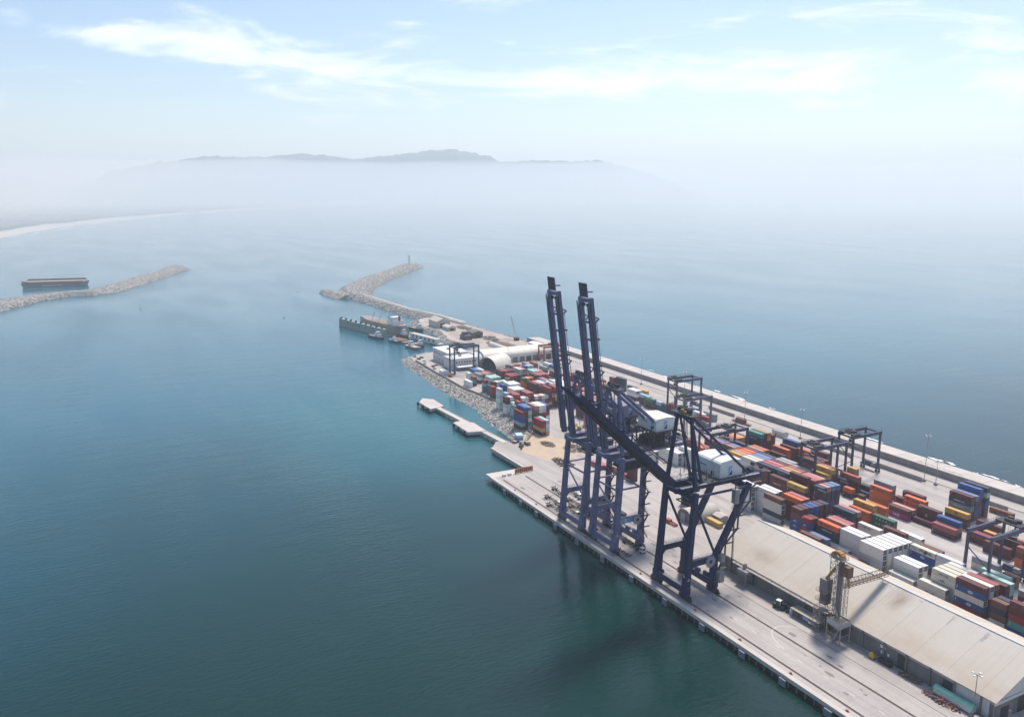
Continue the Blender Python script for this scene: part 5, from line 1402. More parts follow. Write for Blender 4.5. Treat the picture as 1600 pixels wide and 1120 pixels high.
mh = thing('small_hopper', 'small raised grey hopper against the warehouse wall near the near crane', 'hopper', (-247.5,242.3,0))
for x,y in ((-2.4,-1.8),(2.4,-1.8),(2.4,1.6),(-2.4,1.6)): MB().box(x-.14,y-.14,0,x+.14,y+.14,5.2).build('leg', GREYST, mh)
MB().box(-2.8,-2.2,5.2,2.8,2.0,6.5).build('tray', mat('tray_grey', (0.30,0.29,0.29), 0.8, var=0.3, scale=0.6), mh); MB().box(-2.2,-1.6,2.6,2.2,1.5,5.2).build('bin', CONCD, mh); MB().box(-2.5,-1.9,2.2,2.5,1.7,2.35).build('deck', DUSTY, mh)
MB().tube((-1.2,.4,7.7),(-.6,.4,7.7),1.1,14).tube((-0.9,.4,6.5),(-.9,.4,7),.4,8).build('blower', mat('blower_pink', (0.34,0.27,0.27), 0.7), mh)
hu = thing('site_hut', 'low dark hut with flat dusty roof against the warehouse wall', 'hut', (-212,241.3,0))
MB().box(-6.2,-1.4,0,6.2,2.2,2.9).build('wall', mat('hut_wall', (0.12,0.11,0.11), 0.8, var=0.3, scale=0.6), hu); MB().box(-7.2,-2.0,2.9,7.0,2.6,3.15).build('roof', mat('hut_roof', (0.50,0.44,0.37), 0.85, var=0.2, scale=0.3), hu)
MB().box(-1.2,-1.46,1.0,1.6,-1.41,2.3).build('window', mat('hut_pane', (0.30,0.40,0.60), 0.25), hu); MB().box(-3.9,-1.45,0,-2.8,-1.41,2.2).build('door', DARK, hu); MB().box(1.7,-1.5,.7,3.4,-1.42,1.7).build('notice', WHITE, hu); MB().box(-2,.6,3.15,-1.2,1.2,3.6).tube((-1.6,.2,3.2),(3.5,1.8,3.2),.1,6).build('roof_pipe', DUSTY, hu)
for k in range(5): MB().tube((-6.8+k*3.4,-1.9,0),(-6.8+k*3.4,-1.9,2.9),.06,6).build('post', GREYST, hu)
fl = thing('wheel_loader', 'black wheel loader with white cab posts parked by the warehouse wall', 'loader', (-225,239.8,0), R(15))
MB().box(-2.6,-1.0,.7,1.0,1.0,1.7).box(1.0,-.8,.6,2.6,.8,1.3).build('body', DARK, fl); MB().box(-1.2,-.85,1.7,.6,.85,3.3).build('cab', GLASS, fl); MB().box(-1.35,-.95,3.3,.75,.95,3.45).box(.55,-.95,1.7,.7,-.8,3.3).box(.55,.8,1.7,.7,.95,3.3).build('cab_roof', WHITE, fl)
MB().beam((1.6,-.6,1.2),(3.6,-.6,.7),.25,.3).beam((1.6,.6,1.2),(3.6,.6,.7),.25,.3).build('lift_arm', DARK, fl); MB().extr([(3.5,.15),(4.7,.1),(4.2,1.2),(3.6,1.3)],'y',-1.4,1.4).build('bucket', DARK, fl)
for x in (-1.6,1.6):
    for y in (-1.2,1.2): MB().tube((x,y-.28,.75),(x,y+.28,.75),.75,14).build('wheel', TYRE, fl)
w_ = thing('water_tank', 'white plastic tank standing right beside the wheel loader', 'tank', (-219.6,240.6,0)); MB().tube((0,0,0),(0,0,1.8),.7,14).tube((0,0,1.8),(0,0,2.05),.5,14,.2).build('shell', WHITE, w_); MB().tube((0,0,2.05),(0,0,2.15),.22,10).build('lid', DARK, w_)
ym = thing('yellow_generator', 'small dusty yellow generator on the quay by the white notices', 'generator', (-182.4,241.8,0)); MB().box(-1.0,-.7,.3,1.0,.7,1.9).box(-.5,-.5,1.9,.5,.5,2.3).build('housing', YEL, ym); MB().box(-1.2,-.6,0,1.2,.6,.3).build('skid', DARK, ym); MB().tube((.6,0,2.3),(.6,0,2.9),.1,8).build('exhaust', DARK, ym)
db = thing('skip_bin', 'dark open skip bin behind the yellow generator', 'skip', (-177.6,242.6,0)); MB().extr([(-1.0,1.5),(-.7,.1),(.7,.1),(1.0,1.5),(.9,1.5),(.6,.25),(-.6,.25),(-.9,1.5)],'x',-2.4,2.4).box(-2.5,-.9,.1,-2.4,.9,1.5).box(2.4,-.9,.1,2.5,.9,1.5).build('shell', DARK, db); MB().add([(-2.3,-.8,1.1),(2.3,-.8,1.2),(2.3,.8,1.1),(-2.3,.8,1.0)],[(0,1,2,3)]).build('waste', RUST, db)
def scatter_pile(name, label, cat, x, y, rx, ry, h, n, mats, lmax=3.0, kind=None):
    o = thing(name, label, cat, (x,y,0)); bs = [MB() for _ in mats]
    for k in range(n):
        a = rnd.uniform(0,6.28); rr = math.sqrt(rnd.random()); px_, py_ = rx*rr*math.cos(a), ry*rr*math.sin(a); z = rnd.uniform(0,h*(1-rr*.8))+.1
        l = rnd.uniform(.4,lmax); d = Vector((rnd.uniform(-1,1),rnd.uniform(-1,1),rnd.uniform(-.12,.12))).normalized()*l*.5; c = Vector((px_,py_,z))
        rnd.choice(bs).beam(c-d,c+d,rnd.uniform(.1,.5),rnd.uniform(.08,.4))
    for b_, m in zip(bs, mats):
        if b_.v: b_.build('scrap', m, o)['kind'] = 'stuff'
    return o
scatter_pile('timber_pile','brown heap of pallets and timber along the warehouse foot','pile',-167.5,242.6,4.2,1.3,1.0,60,[mat('old_timber',(0.22,0.15,0.10),0.9),RUST])
scatter_pile('rusty_fittings','rusty red machine parts strewn before the green canopy','scrap',-154,239.9,7.0,1.5,1.2,90,[RUST,RED,DARK],2.2)
gc = thing('green_canopy', 'mint green arched canopy on white sides beside the warehouse', 'canopy', (-150.8,243.0,0)); pr = [(1.35*math.cos(R(180*k/10)),2.1+1.2*math.sin(R(180*k/10))) for k in range(11)]
MB().extr(pr+[(-1.35,2.0),(1.35,2.0)],'x',-7.6,6.4).build('cover', mat('mint_sheet', (0.20,0.50,0.37), 0.6, var=0.25, scale=0.5, col2=(0.30,0.58,0.46)), gc); MB().box(-7.4,-1.25,.5,6.2,1.2,2.0).build('side_panel', mat('white_sheet',(0.62,0.62,0.62),0.7,var=.2,scale=.5), gc)
for x in (-7,-2,3,6):
    MB().box(x-.1,-1.2,0,x+.1,-1.0,.5).box(x-.1,1.0,0,x+.1,1.2,.5).build('foot', DARK, gc)
wt = thing('white_tank_tent', 'torn pale sack heap at the end of the green canopy', 'sacks', (-142.3,241.0,0)); MB().tube((0,0,0),(0,0,1.5),1.3,9,.8).tube((1.6,.3,0),(1.6,.3,1.2),1.1,9,.6).build('sack', PALE, wt)
# vaulted store and odd boxes behind the near crane
def vault(m, axis, a, b_, c, hw, z0, rise, n=14):
    pr = [(c+hw*math.cos(math.pi*k/n), z0+rise*math.sin(math.pi*k/n)) for k in range(n+1)]
    return m.extr(pr+[(c-hw,0.0),(c+hw,0.0)] if z0 > 0 else pr, axis, a, b_)
vs = thing('vaulted_store', 'beige arched store with grey end wall behind the near crane legs', 'shed', (0,0,0))
vault(MB(),'y',263.4,282,-313.2,5.6,2.0,4.6).build('roof', mat('beige_sheet', (0.52,0.47,0.41), 0.8, var=0.15, scale=0.1), vs); vault(MB(),'y',263.2,263.39,-313.2,5.4,2.0,4.4).build('end_wall', CONCD, vs)
MB().box(-316,263.05,0,-312.5,263.19,4.2).build('door', mat('grey_door',(0.30,0.33,0.38),.6), vs)
sb = thing('beige_shed', 'small beige box shed behind the yellow container with graffiti', 'shed', (-306.8,279.6,0)); MB().box(-4.5,-2.6,0,4.5,2.6,3.2).build('wall', mat('shed_wall',(0.40,0.36,0.33),.85,var=.2,scale=.4), sb); MB().extr([(-3,3.2),(3,3.2),(3,3.35),(0,4.2),(-3,3.35)],'x',-4.9,4.9).build('roof', mat('beige_sheet',(0.5,0.46,0.4)), sb)
sf = thing('red_spreader', 'red steel spreader frame lying on the concrete by the near crane', 'spreader', (-316,255.6,0)); MB().box(-6,-1.2,.3,6,-.8,1.0).box(-6,.8,.3,6,1.2,1.0).box(-6,-.8,.3,-5.4,.8,1.2).box(5.4,-.8,.3,6,.8,1.2).build('frame', RED, sf); MB().box(-1.6,-1,1.0,1.6,1,2.0).build('headblock', RED, sf)
for k,(x,y,l_) in enumerate(((-352,239.5,'blue grey'),(-338,241,'dark'))):
    p_ = thing('hatch_stack', 'flat stack of steel frames behind the far crane, %s' % ('nearer the quay end' if k == 0 else 'nearer the middle crane'), 'frames', (x,y,0))
    for q_ in range(3): MB().box(-5,-1.2,.1+q_*.5,5,1.2,.35+q_*.5).build('frame', DARK if k else GREYST, p_)

# ------------------------------------------------------------------ terminal tractors with skeletal trailers
def tractor_proto(label, group):
    o = thing('terminal_tractor', label, 'truck', (0,0,0), 0, group)
    MB().box(-3.0,-.5,.75,2.4,.5,1.05).build('chassis', DARK, o)
    c_ = MB().box(.5,-1.2,.9,2.5,.7,2.9).box(1.2,.7,.9,2.5,1.2,1.9).build('cab', WHITE, o); MB().box(2.5,-1.1,1.7,2.56,.6,2.7).box(.7,-1.26,1.8,2.2,-1.2,2.65).build('window', GLASS, c_)
    MB().box(-2.4,-.6,1.05,-.4,.6,1.3).build('fifth_wheel', DARK, o)
    for x in (1.6,-1.7):
        for y in (-1.05,1.05): MB().tube((x,y-.22,.52),(x,y+.22,.52),.52,12).build('wheel', TYRE, o)
    return o
def trailer_proto(label, group):
    o = thing('skeletal_trailer', label, 'trailer', (0,0,0), 0, group)
    m = MB().box(-12.6,-.75,1.1,-.3,-.45,1.45).box(-12.6,.45,1.1,-.3,.75,1.45)
    for x in (-12.6,-9.4,-6.4,-3.3,-.6): m.box(x,-1.2,1.15,x+.3,1.2,1.5)
    m.build('frame', mat('trailer_brown', (0.085,0.065,0.065), .8, var=.3, scale=.8), o)
    g_ = MB()
    for x in (-12.5,-9.3,-.5):
        for y in (-1.22,1.22): g_.beam((x,y,1.4),(x,y*1.12,1.95),.2,.25)
    g_.build('guide_post', RUST, o)
    for x in (-11.5,-10.2):
        for y in (-.95,.95): MB().tube((x,y-.32,.5),(x,y+.32,.5),.5,12).build('wheel', TYRE, o)
    MB().box(-3.0,-.6,0,-2.8,-.4,1.1).box(-3.0,.4,0,-2.8,.6,1.1).build('landing_leg', DARK, o)
    return o
TG, LG = 'white terminal tractors on the quay', 'empty skeletal trailers on the quay'
TP = [(-361.5,218.6,0,'seaward tractor just short of the far crane'),(-366.0,234.0,0,'landward tractor behind the far crane leg'),(-352.5,227.0,0,'middle lane tractor under the far crane'),(-345.0,219.3,0,'tractor in the far crane seaward lane beside its twin'),(-344.0,223.0,0,'tractor in the far crane second lane beside its twin'),
      (-328.5,227.8,0,'tractor between far and middle crane, middle lane'),(-328.0,232.6,0,'tractor between far and middle crane, landward lane'),(-308.5,231.8,0,'tractor passing behind the middle crane'),(-294.0,222.3,0,'tractor leading out from under the middle crane'),(-399,0,0,'')][:9]
t0 = tr0 = None
for k,(x,y,rz,ph) in enumerate(TP):
    l1, l2 = 'white cab '+ph, 'empty dark trailer behind '+ph.replace('tractor','tractor')
    if k == 0: t0 = tractor_proto(l1, TG); tr0 = trailer_proto(l2, LG); t0.location = (x,y,0); tr0.location = (x-1.0,y,0)
    else: dup(t0,(x,y,0),rz,l1,TG); dup(tr0,(x-1.0,y,0),rz,l2,LG)
for x,y,rz,ph in ((-372,226.5,R(-10),'parked askew before the far crane landward of the edge'),(-352,213.6,0,'parked alone at the far crane seaward rail'),(-290,213.4,0,'parked at the foot of the middle crane leg')): dup(tr0,(x,y,0),rz,'dark trailer without tractor '+ph,LG)
yt = dup(t0,(-420.5,300.6,0),R(-90),'white cab tractor waiting in the far yard lane',TG); 
# chevron barrier and blocks at the quay end
cb = thing('chevron_barrier', 'orange barrier board with dark chevrons across the quay end', 'barrier', (-416.4,221.4,0), R(4))
MB().box(-.1,0,.3,.1,12.6,3.0).build('board', ORG, cb)
ch = MB()
for k in range(9):
    y = .7+k*1.35; ch.add([(.105,y,.45),(.105,y+.45,.45),(.105,y+.95,1.65),(.105,y+.45,2.85),(.105,y,2.85),(.105,y+.5,1.65)],[(0,1,2,5),(5,2,3,4)])
ch.build('chevron', BLACK, cb)
for y in (.3,4.3,8.3,12.2): MB().box(-.5,y-.15,0,.5,y+.15,.3).build('foot', DARK, cb)
for k,(x,y) in enumerate(((-415.8,214.0),(-416.0,217.6))):
    o = thing('barrier_block', 'white barrier block at the quay corner, %s' % ('nearer the water' if k == 0 else 'next to the chevron board'), 'barrier', (x,y,0), 0, 'white barrier blocks'); MB().extr([(-1.2,0),(1.2,0),(.9,1.5),(-.9,1.5)],'x',-.6,.6).build('block', WHITE, o); MB().box(-.62,-1.2,0,.62,1.2,.15).build('base', DARK, o)
# works area at the corner: sand, scrap, plant
tag(MB().add([(x,y,0.012) for x,y in ((-489,258),(-470,254.5),(-452,246),(-431,250),(-424,262),(-434,282),(-452,292),(-468,280),(-482,270))],[tuple(range(9))]).build('sand_patch', mat('site_sand', (0.52,0.40,0.27), .95, var=.3, scale=.12, col2=(0.44,0.35,0.27))), kind='structure')
scatter_pile('scrap_heap','rust brown scrap heap between the legs of the far crane','scrap',-441,279,9,7,2.6,320,[RUST,mat('grey_scrap',(0.32,0.30,0.28),.9),PALE],3.2)
scatter_pile('scrap_heap','low rusty scrap spread on the concrete near the far crane','scrap',-421,257,10,4.5,1.0,160,[RUST,DARK],4.5)
scatter_pile('rubble_mound','round brown rubble mound on the sand patch','mound',-458,268,7,3.6,1.5,240,[RUST,SOIL],1.6)
scatter_pile('debris_heap','mixed grey debris heap at the root of the jetty','debris',-474,250.5,4,1.6,1.2,80,[DARK,RUST,GREYST],1.8)
bx = thing('blue_tank_box', 'pale blue box tank standing on the rocks by the jetty root', 'tank', (-477.5,257,-1.2), R(-15)); MB().box(-3.4,-2.2,0,3.4,2.2,3.0).build('tank', LBLUE, bx); MB().box(-3.5,-2.3,3.0,3.5,2.3,4.6).build('cover', mat('pale_blue_sheet',(0.45,0.58,0.68),.7), bx)
ex = thing('excavator', 'grey excavator with folded arm on the sand by the low quay', 'excavator', (-462,250.5,0), R(-30))
MB().box(-2,-1.5,0,2,-.8,.9).box(-2,.8,0,2,1.5,.9).build('track', DARK, ex); MB().box(-2.0,-1.3,1.0,1.4,1.3,2.2).build('body', GREYST, ex); MB().box(.2,-1.2,2.2,1.5,-.1,3.2).build('cab', GLASS, ex); MB().beam((1.3,.3,1.8),(4.6,.3,4.2),.5,.6).beam((4.6,.3,4.2),(6.2,.3,1.2),.4,.5).build('boom', GREYST, ex); MB().box(5.8,-.3,.4,6.9,.9,1.3).build('bucket', DARK, ex)
for k,(x,y,c,h) in enumerate(((-467,253.2,YEL,1.6),(-463.5,255.6,BINM,2.2),(-470.5,250.2,RED,1.4))):
    o = thing('site_box', ['ochre','grey blue','dull red'][k]+' box beside the excavator at the low quay', 'box', (x,y,0), R(20*k-15)); MB().box(-2.4 if k == 1 else -1.3,-1.1,0,2.4 if k == 1 else 1.3,1.1,h).build('body', c, o); MB().box(-1.35,-1.15,h,1.35,1.15,h+.1).build('lid', DUSTY, o)
rs = thing('reach_stacker', 'dark reach stacker with yellow boom by the far container blocks', 'reach stacker', (-470,299.5,0), R(200))
MB().box(-3.6,-1.6,.9,3.4,1.6,2.2).build('chassis', DARK, rs); MB().box(-1.2,-.9,2.2,.8,.9,4.0).build('cab', GLASS, rs); MB().beam((-3.0,0,4.0),(6.5,0,5.6),.9,1.0).build('boom', YEL, rs); MB().box(5.8,-6.1,3.4,7.2,6.1,4.2).build('spreader', DARK, rs)
for x in (-2.4,2.4):
    for y in (-1.7,1.7): MB().tube((x,y-.45,.85),(x,y+.45,.85),.85,12).build('wheel', TYRE, rs)
os_ = thing('orange_stacker', 'orange container handler among the containers under the nearest yard crane', 'reach stacker', (-197.5,363,0), R(20))
MB().box(-3.6,-1.6,1.0,3.4,1.6,2.6).build('chassis', ORG, os_); MB().box(-1.0,-.9,2.6,.9,.9,4.4).build('cab', GLASS, os_); MB().beam((-3.2,0,5.0),(6.0,0,8.0),.9,1.0).build('boom', ORG, os_); MB().box(5.2,-6.1,6.2,6.4,6.1,6.9).build('spreader', ORG, os_)
for x in (-2.4,2.4):
    for y in (-1.7,1.7): MB().tube((x,y-.45,.85),(x,y+.45,.85),.85,12).build('wheel', TYRE, os_)
# site objects along the sea wall
sh_ = thing('pale_hut', 'pale boxy hut on the apron between block walls by the service road', 'hut', (-401,416.2,0)); MB().box(-5,-2,0,5,2,3.6).build('wall', PALE, sh_); MB().box(-5.2,-2.2,3.6,5.2,2.2,3.8).build('roof', GREYST, sh_); MB().box(-2,-2.06,0,-1,-2,2.2).build('door', DARK, sh_)
mg = thing('flatbed_load', 'maroon box on a low flatbed near the sea wall', 'flatbed', (-437,415.5,0)); MB().box(-9,-1.3,.6,9,1.3,1.0).build('deck', RUST, mg); MB().box(-5,-1.2,1.01,4,1.2,3.4).build('box', mat('maroon_sheet',(0.13,0.04,0.045),.7), mg)
for x in (-7,6.5): MB().tube((x,-1.2,.5),(x,1.2,.5),.5,10).build('wheel', TYRE, mg)
ft = thing('long_flat_rack', 'long low rust red flat racks laid beyond the tallest stacks', 'flat rack', (-236,407,0)); 
for k in range(3): MB().box(-2+k*14,-1.2,.1,10.5+k*14,1.2,.6).box(-2+k*14,-1.2,.6,-1.6+k*14,1.2,2.0).build('deck', mat('rack_red',(0.20,0.075,0.055),.8,var=.3,scale=.5), ft)
ft2 = thing('red_container_row', 'single rust red box at the edge of the apron behind the tallest stacks', 'box', (-250,412,0)); MB().box(0,0,0,12,2.6,2.6).build('body', mat('rack_red',(0.2,0.075,0.055)), ft2); MB().box(0,-.02,2.6,12,2.62,2.66).build('roof', RUST, ft2)
# ------------------------------------------------------------------ lamp posts
def lamp(x, y, h, label):
    o = thing('lamp_post', label, 'lamp post', (x,y,0), 0, 'tall lamp posts'); MB().tube((0,0,0),(0,0,h),.2,8,.1).build('pole', GREYST, o); MB().box(-.8,-.8,0,.8,.8,.9).build('base', CONCD, o)
    f = MB(); f.box(-1.6,-.08,h-.1,1.6,.08,h+.08); f.box(-.08,-1.6,h-.1,.08,1.6,h+.08)
    f.build('crossarm', GREYST, o); g_ = MB()
    for dx,dy in ((-1.5,0),(1.5,0),(0,-1.5),(0,1.5)): g_.box(dx-.35,dy-.25,h-.1,dx+.35,dy+.25,h+.25)
    g_.build('lamp_head', WHITE, o)
lamp(-569.2,425,22,'slim lamp post by the sea wall just left of the tall dark yard crane'); lamp(-296.2,423.2,27,'tall lamp post by the sea wall with a broad base'); lamp(-289,423.4,13.5,'shorter lamp post beside a taller one at the sea wall')
lamp(-143.8,241.2,15,'thin lamp post in front of the near end of the warehouse'); lamp(-443.5,424.6,20,'slim lamp post behind the maroon box on a flatbed'); lamp(-390,424,20,'slim lamp post left of the two clear yard cranes by the sea wall'); lamp(-700.3,365,22,'thin white post before the long vaulted hangar'); lamp(-572.5,297.5,18,'white headed lamp post among the far containers')
lamp(-512,424.8,22,'slim lamp post right of the tall dark yard crane'); lamp(-640,425,22,'slim far lamp post beyond the raised booms'); lamp(-476,299,24,'dark mast standing in the far yard beside the big stacks')
# ------------------------------------------------------------------ far end of the port: office, hangars, cars
ob = thing('office_block', 'white two storey office block near the point with rows of small windows', 'building', (0,0,0))
OW = mat('white_render', (0.66,0.64,0.62), .85, var=.12, scale=.15)
MB().box(-752,309,0,-716,330,11.5).build('wall', OW, ob); MB().box(-715.9,305,0,-697,331,9.5).build('wall', OW, ob)
MB().box(-752.4,308.6,11.5,-715.6,330.4,12.1).build('roof', OW, ob); MB().box(-715.5,304.6,9.5,-696.6,331.4,10.1).build('roof', OW, ob)
for z in (2.2, 5.8):
    for k in range(9): MB().box(-696.98,306.5+k*2.7,z,-696.9,307.8+k*2.7,z+1.5).build('window', GLASS, ob)
for z in (2.2, 7.4):
    for k in range(6): MB().box(-749+k*6,308.9,z,-746.6+k*6,308.98,z+1.5).build('window', GLASS, ob)
for x,y in ((-735,318),(-728,324),(-708,318)): MB().box(x-1.5,y-1,12.1 if x < -716 else 10.1,x+1.5,y+1,13.4 if x < -716 else 11.4).build('roof_unit', GREYST, ob)
cn = MB().box(-696.8,308,3.4,-688.5,324,3.7); cn.build('canopy', WHITE, ob)
HW = mat('hangar_sheet', (0.70,0.66,0.60), .6, var=.1, scale=.06, col2=(0.62,0.57,0.50))
h1 = thing('arched_hangar', 'pale arched hangar with a dark open mouth beside the blue yard crane', 'hangar', (-680,341,0), R(24))
def shell(axis, a, b_, c, hw, rise, z0, th=.3, n=18):
    m = MB(); N2 = n+1
    def P(r, z, k): return (c+(hw-r)*math.cos(math.pi*k/n), z0+(rise-r)*math.sin(math.pi*k/n))
    o_ = [P(0,0,k) for k in range(N2)]; i_ = [P(th,0,k) for k in range(N2)]
    o_ = [(c+hw,0)]+o_+[(c-hw,0)] if z0 > 0 else o_; i_ = [(c+hw-th,0)]+i_+[(c-hw+th,0)] if z0 > 0 else i_
    N2 = len(o_); X = (lambda u,z,t: (t,u,z)) if axis == 'x' else (lambda u,z,t: (u,t,z))
    vs = [X(u,z,t) for L_ in (o_,i_) for t in (a,b_) for u,z in L_]
    f = []
    for k in range(N2-1): f += [(k,k+1,N2+k+1,N2+k),(2*N2+k,3*N2+k,3*N2+k+1,2*N2+k+1),(k,2*N2+k,2*N2+k+1,k+1),(N2+k,N2+k+1,3*N2+k+1,3*N2+k)]
    return m.add(vs, f)
shell('y',-11.5,12.5,0,11.5,12.0,1.5).build('shell', HW, h1); MB().box(-10.6,12.0,0,10.6,12.4,9).build('back_wall', CONCD, h1)
MB().extr([(11.0*math.cos(math.pi*k/14),1.4+11.4*math.sin(math.pi*k/14)) for k in range(15)],'y',-6.0,-5.7).build('mouth_shade', mat('shade_blue',(0.035,0.04,0.06),.8), h1)  # dark sheet inside the mouth stands in for the unlit interior
h2 = thing('long_hangar', 'long pale vaulted hangar with ribbed roof behind the far containers', 'hangar', (0,0,0))
n = 11
for k in range(n):
    a = 340+k*7.4; vault(MB(),'y',a,a+7.25,-713,12.6,6.4,6.4,16).build('roof_bay', HW, h2)
for k in range(n): MB().box(-700.38,340.6+k*7.4,.2,-700.3,346+k*7.4,5.2).build('bay_door', mat('bay_grey',(0.22,0.22,0.24) if k%2 else (0.34,0.33,0.33),.7) if False else (CONCD if k%3 else DARK), h2)
fl_ = MB(); vault(fl_,'y',332,339.9,-713,11.4,5.4,5.6,16); fl_.build('end_bay', mat('pale_end_sheet',(0.55,0.56,0.57),.7), h2)
wb = thing('white_box_shed', 'small white shed by the rock shore left of the containers', 'shed', (-684,291.5,0)); MB().box(-4.5,-3,0,4.5,3,3.6).build('wall', WHITE, wb); MB().extr([(-3.2,3.6),(3.2,3.6),(0,4.6)],'x',-4.8,4.8).build('roof', WHITE, wb)
oc = thing('orange_machine', 'small orange machine beside the white shed at the rock shore', 'machine', (-672,292.5,0)); MB().box(-2.5,-1.2,.5,1.5,1.2,2.4).build('body', ORG, oc); MB().beam((1,0,2),(3.5,0,4.5),.4,.4).build('arm', ORG, oc); MB().box(-2.4,-1.4,0,1.6,1.4,.6).build('track', DARK, oc)
# cars at the point
def car(x, y, rz, col, label):
    o = thing('parked_car', label, 'car', (x,y,0), rz, 'cars parked at the point')
    mb = MB().extr([(-2.2,.35),(2.2,.35),(2.2,.85),(1.3,.95),(-2.2,1.0)],'y',-.88,.88); bo = mb.build('body', mat('car_'+col[0], col[1], .35), o)
    MB().extr([(-1.7,1.0),(1.0,.97),(.4,1.5),(-1.3,1.5)],'y',-.78,.78).build('cabin', GLASS, o); MB().box(-1.3,-.76,1.5,.4,.76,1.54).build('roof', mat('car_'+col[0], col[1], .35), o)
    for xx in (-1.35,1.35):
        for yy in (-.85,.85): MB().tube((xx,yy-.1,.33),(xx,yy+.1,.33),.33,10).build('wheel', TYRE, o)
CW, CD, CS_ = ('white',(.7,.7,.7)), ('black',(.03,.03,.035)), ('silver',(.4,.41,.42))
for k,(x,y,rz,c,lab) in enumerate(((-757,296,R(20),CD,'dark car nearest the tip of the point'),(-745,297.5,R(25),CW,'white car second from the tip of the point'),(-733,293,R(10),CW,'white car parked near the rock edge'),(-722,300,R(80),CS_,'silver car before the office end wall'),(-718,295,R(5),CD,'dark car beside a silver one by the office'),(-708,292.5,R(15),CW,'white car nearest the small white shed'),(-762,301,R(60),CD,'dark car by the basin edge'),(-703,300.5,R(85),CD,'dark car close to the office canopy'),(-770,297,R(30),CS_,'silver car on the very tip'),(-727,304.5,R(0),CS_,'silver car against the office wall'))): car(x,y,rz,c,lab)
# shipyard strip on the root of the breakwater
YB = mat('yard_dirt', (0.33,0.275,0.235), .95, var=.5, scale=.05, col2=(0.46,0.40,0.345), bump=.3)
tag(MB().add([(x,y,.02) for x,y in ((-722,425),(-735,385),(-770,372),(-793,386),(-822,376),(-866,378),(-909,388),(-945,378),(-984,392),(-1003,411),(-985,420),(-885,426),(-791,432))],[tuple(range(13))]).build('shipyard_ground', YB), kind='structure')
def house(name, label, cat, x, y, lx, ly, h, rh, wm_, rm_, rz=0):
    o = thing(name, label, cat, (x,y,0), rz); MB().box(-lx/2,-ly/2,0,lx/2,ly/2,h).build('wall', wm_, o); MB().extr([(-ly/2-.4,h),(ly/2+.4,h),(0,h+rh)],'x',-lx/2-.4,lx/2+.4).build('roof', rm_, o); MB().box(lx/2+.0,-ly/4,0,lx/2+.08,ly/4,h*.7).build('door', DARK, o)
BEI = mat('shed_beige', (0.50,0.46,0.40), .85)
house('yard_shed','beige gabled shed on the shipyard strip by the basin','shed',-932,392,26,17,8,4,BEI,BEI); house('yard_shed','low pale shed beside the beige gabled shed','shed',-905,393,18,10,4,2,PALE,PALE); house('yard_shed','grey shed standing alone on the shipyard ground','shed',-846,399,16,12,6,2,CONCD,CONCD)
qh = thing('white_tunnel', 'long low white tunnel shelter running across the shipyard', 'shelter', (0,0,0)); vault(MB(),'x',-792,-735,392,3.6,0.0,4.2).build('cover', HW, qh); MB().box(-734.9,389.4,0,-734.7,394.6,2.8).build('door', DARK, qh)
dk = thing('dark_machine', 'dark blocky machine parked on the shipyard strip', 'machine', (-838,384,0)); MB().box(-7,-4,1,7,4,5).box(-5,-3,5,1,3,8).build('body', mat('mach_purple',(0.11,0.09,0.13),.8), dk); MB().box(-7,-4.4,0,7,-3,1.2).box(-7,3,0,7,4.4,1.2).build('track', DARK, dk)
for k in range(9):
    x = rnd.uniform(-915,-760); scatter_pile('yard_stock','heap of rusty and grey stock on the shipyard strip, %s' % ['at its far end','beside the beige shed','behind the low pale shed','near the basin corner','at the middle of the strip','by the seaward rocks','beside the dark machine','close to the white tunnel','nearest the long hangar'][k],'pile',-960+k*27,404+rnd.uniform(-12,12),rnd.uniform(11,16),rnd.uniform(5,9),rnd.uniform(2.5,5.0),150,[RUST,DARK,PALE,GREYST],7.0)
dp = thing('dirt_mound', 'long brown dirt mound behind the white tunnel shelter', 'mound', (-775,404,0)); 
m = MB(); nn = 14
for i in range(nn+1):
    for j in range(9):
        u, v = i/nn*2-1, j/8*2-1; m.v.append((u*30, v*9, max(0,(1-u*u)*(1-v*v))*4.5*(.8+.3*fbm(i*.4,j*.5))))
m.f += [(i*9+j,(i+1)*9+j,(i+1)*9+j+1,i*9+j+1) for i in range(nn) for j in range(8)]
m.build('soil', mat('brown_earth',(0.20,0.14,0.115),.95,var=.3,scale=.3), dp, True)
cr_ = thing('lattice_crane', 'slender lattice boom crane leaning over the seaward rocks', 'crane', (-806,430,0)); MB().beam((0,0,3),(-24,6,24),.7,.7).build('boom', GREYST, cr_); MB().box(-2,-2,0,4,2,3.2).build('body', DARK, cr_); MB().tube((3,0,3.2),(-23,6,23.5),.08,5).build('stay', DARK, cr_)
house('white_store','white flat store by the sea wall beyond the long hangar','store',-752,428,26,10,5,1,WHITE,WHITE)
# ------------------------------------------------------------------ ships
def hull(L_, B_, D_, sheer=.8, z0=-1.4, bow=.22, stern=.08):
    m = MB(); n = 14; vs = []
    for i in range(n+1):
        t = i/n; w_ = B_/2*min(1,(t/stern)**.5 if t < stern else 1)*(1 if t < 1-bow else max(.03,1-((t-(1-bow))/bow)**2)); zt = D_+sheer*max(0,(t-.55)/.45)**2+sheer*.3*max(0,(.2-t)/.2)
        x = (t-.5)*L_
        vs += [(x,-w_,zt),(x*.97,-w_*.82,z0),(x*.97,w_*.82,z0),(x,w_,zt)]
    fs = []
    for i in range(n):
        a = i*4; b_ = a+4; fs += [(a,a+1,b_+1,b_),(a+1,a+2,b_+2,b_+1),(a+2,a+3,b_+3,b_+2),(a+3,a,b_,b_+3)]
    fs += [(0,3,2,1),(n*4,n*4+1,n*4+2,n*4+3)]
    return m.add(vs, fs)
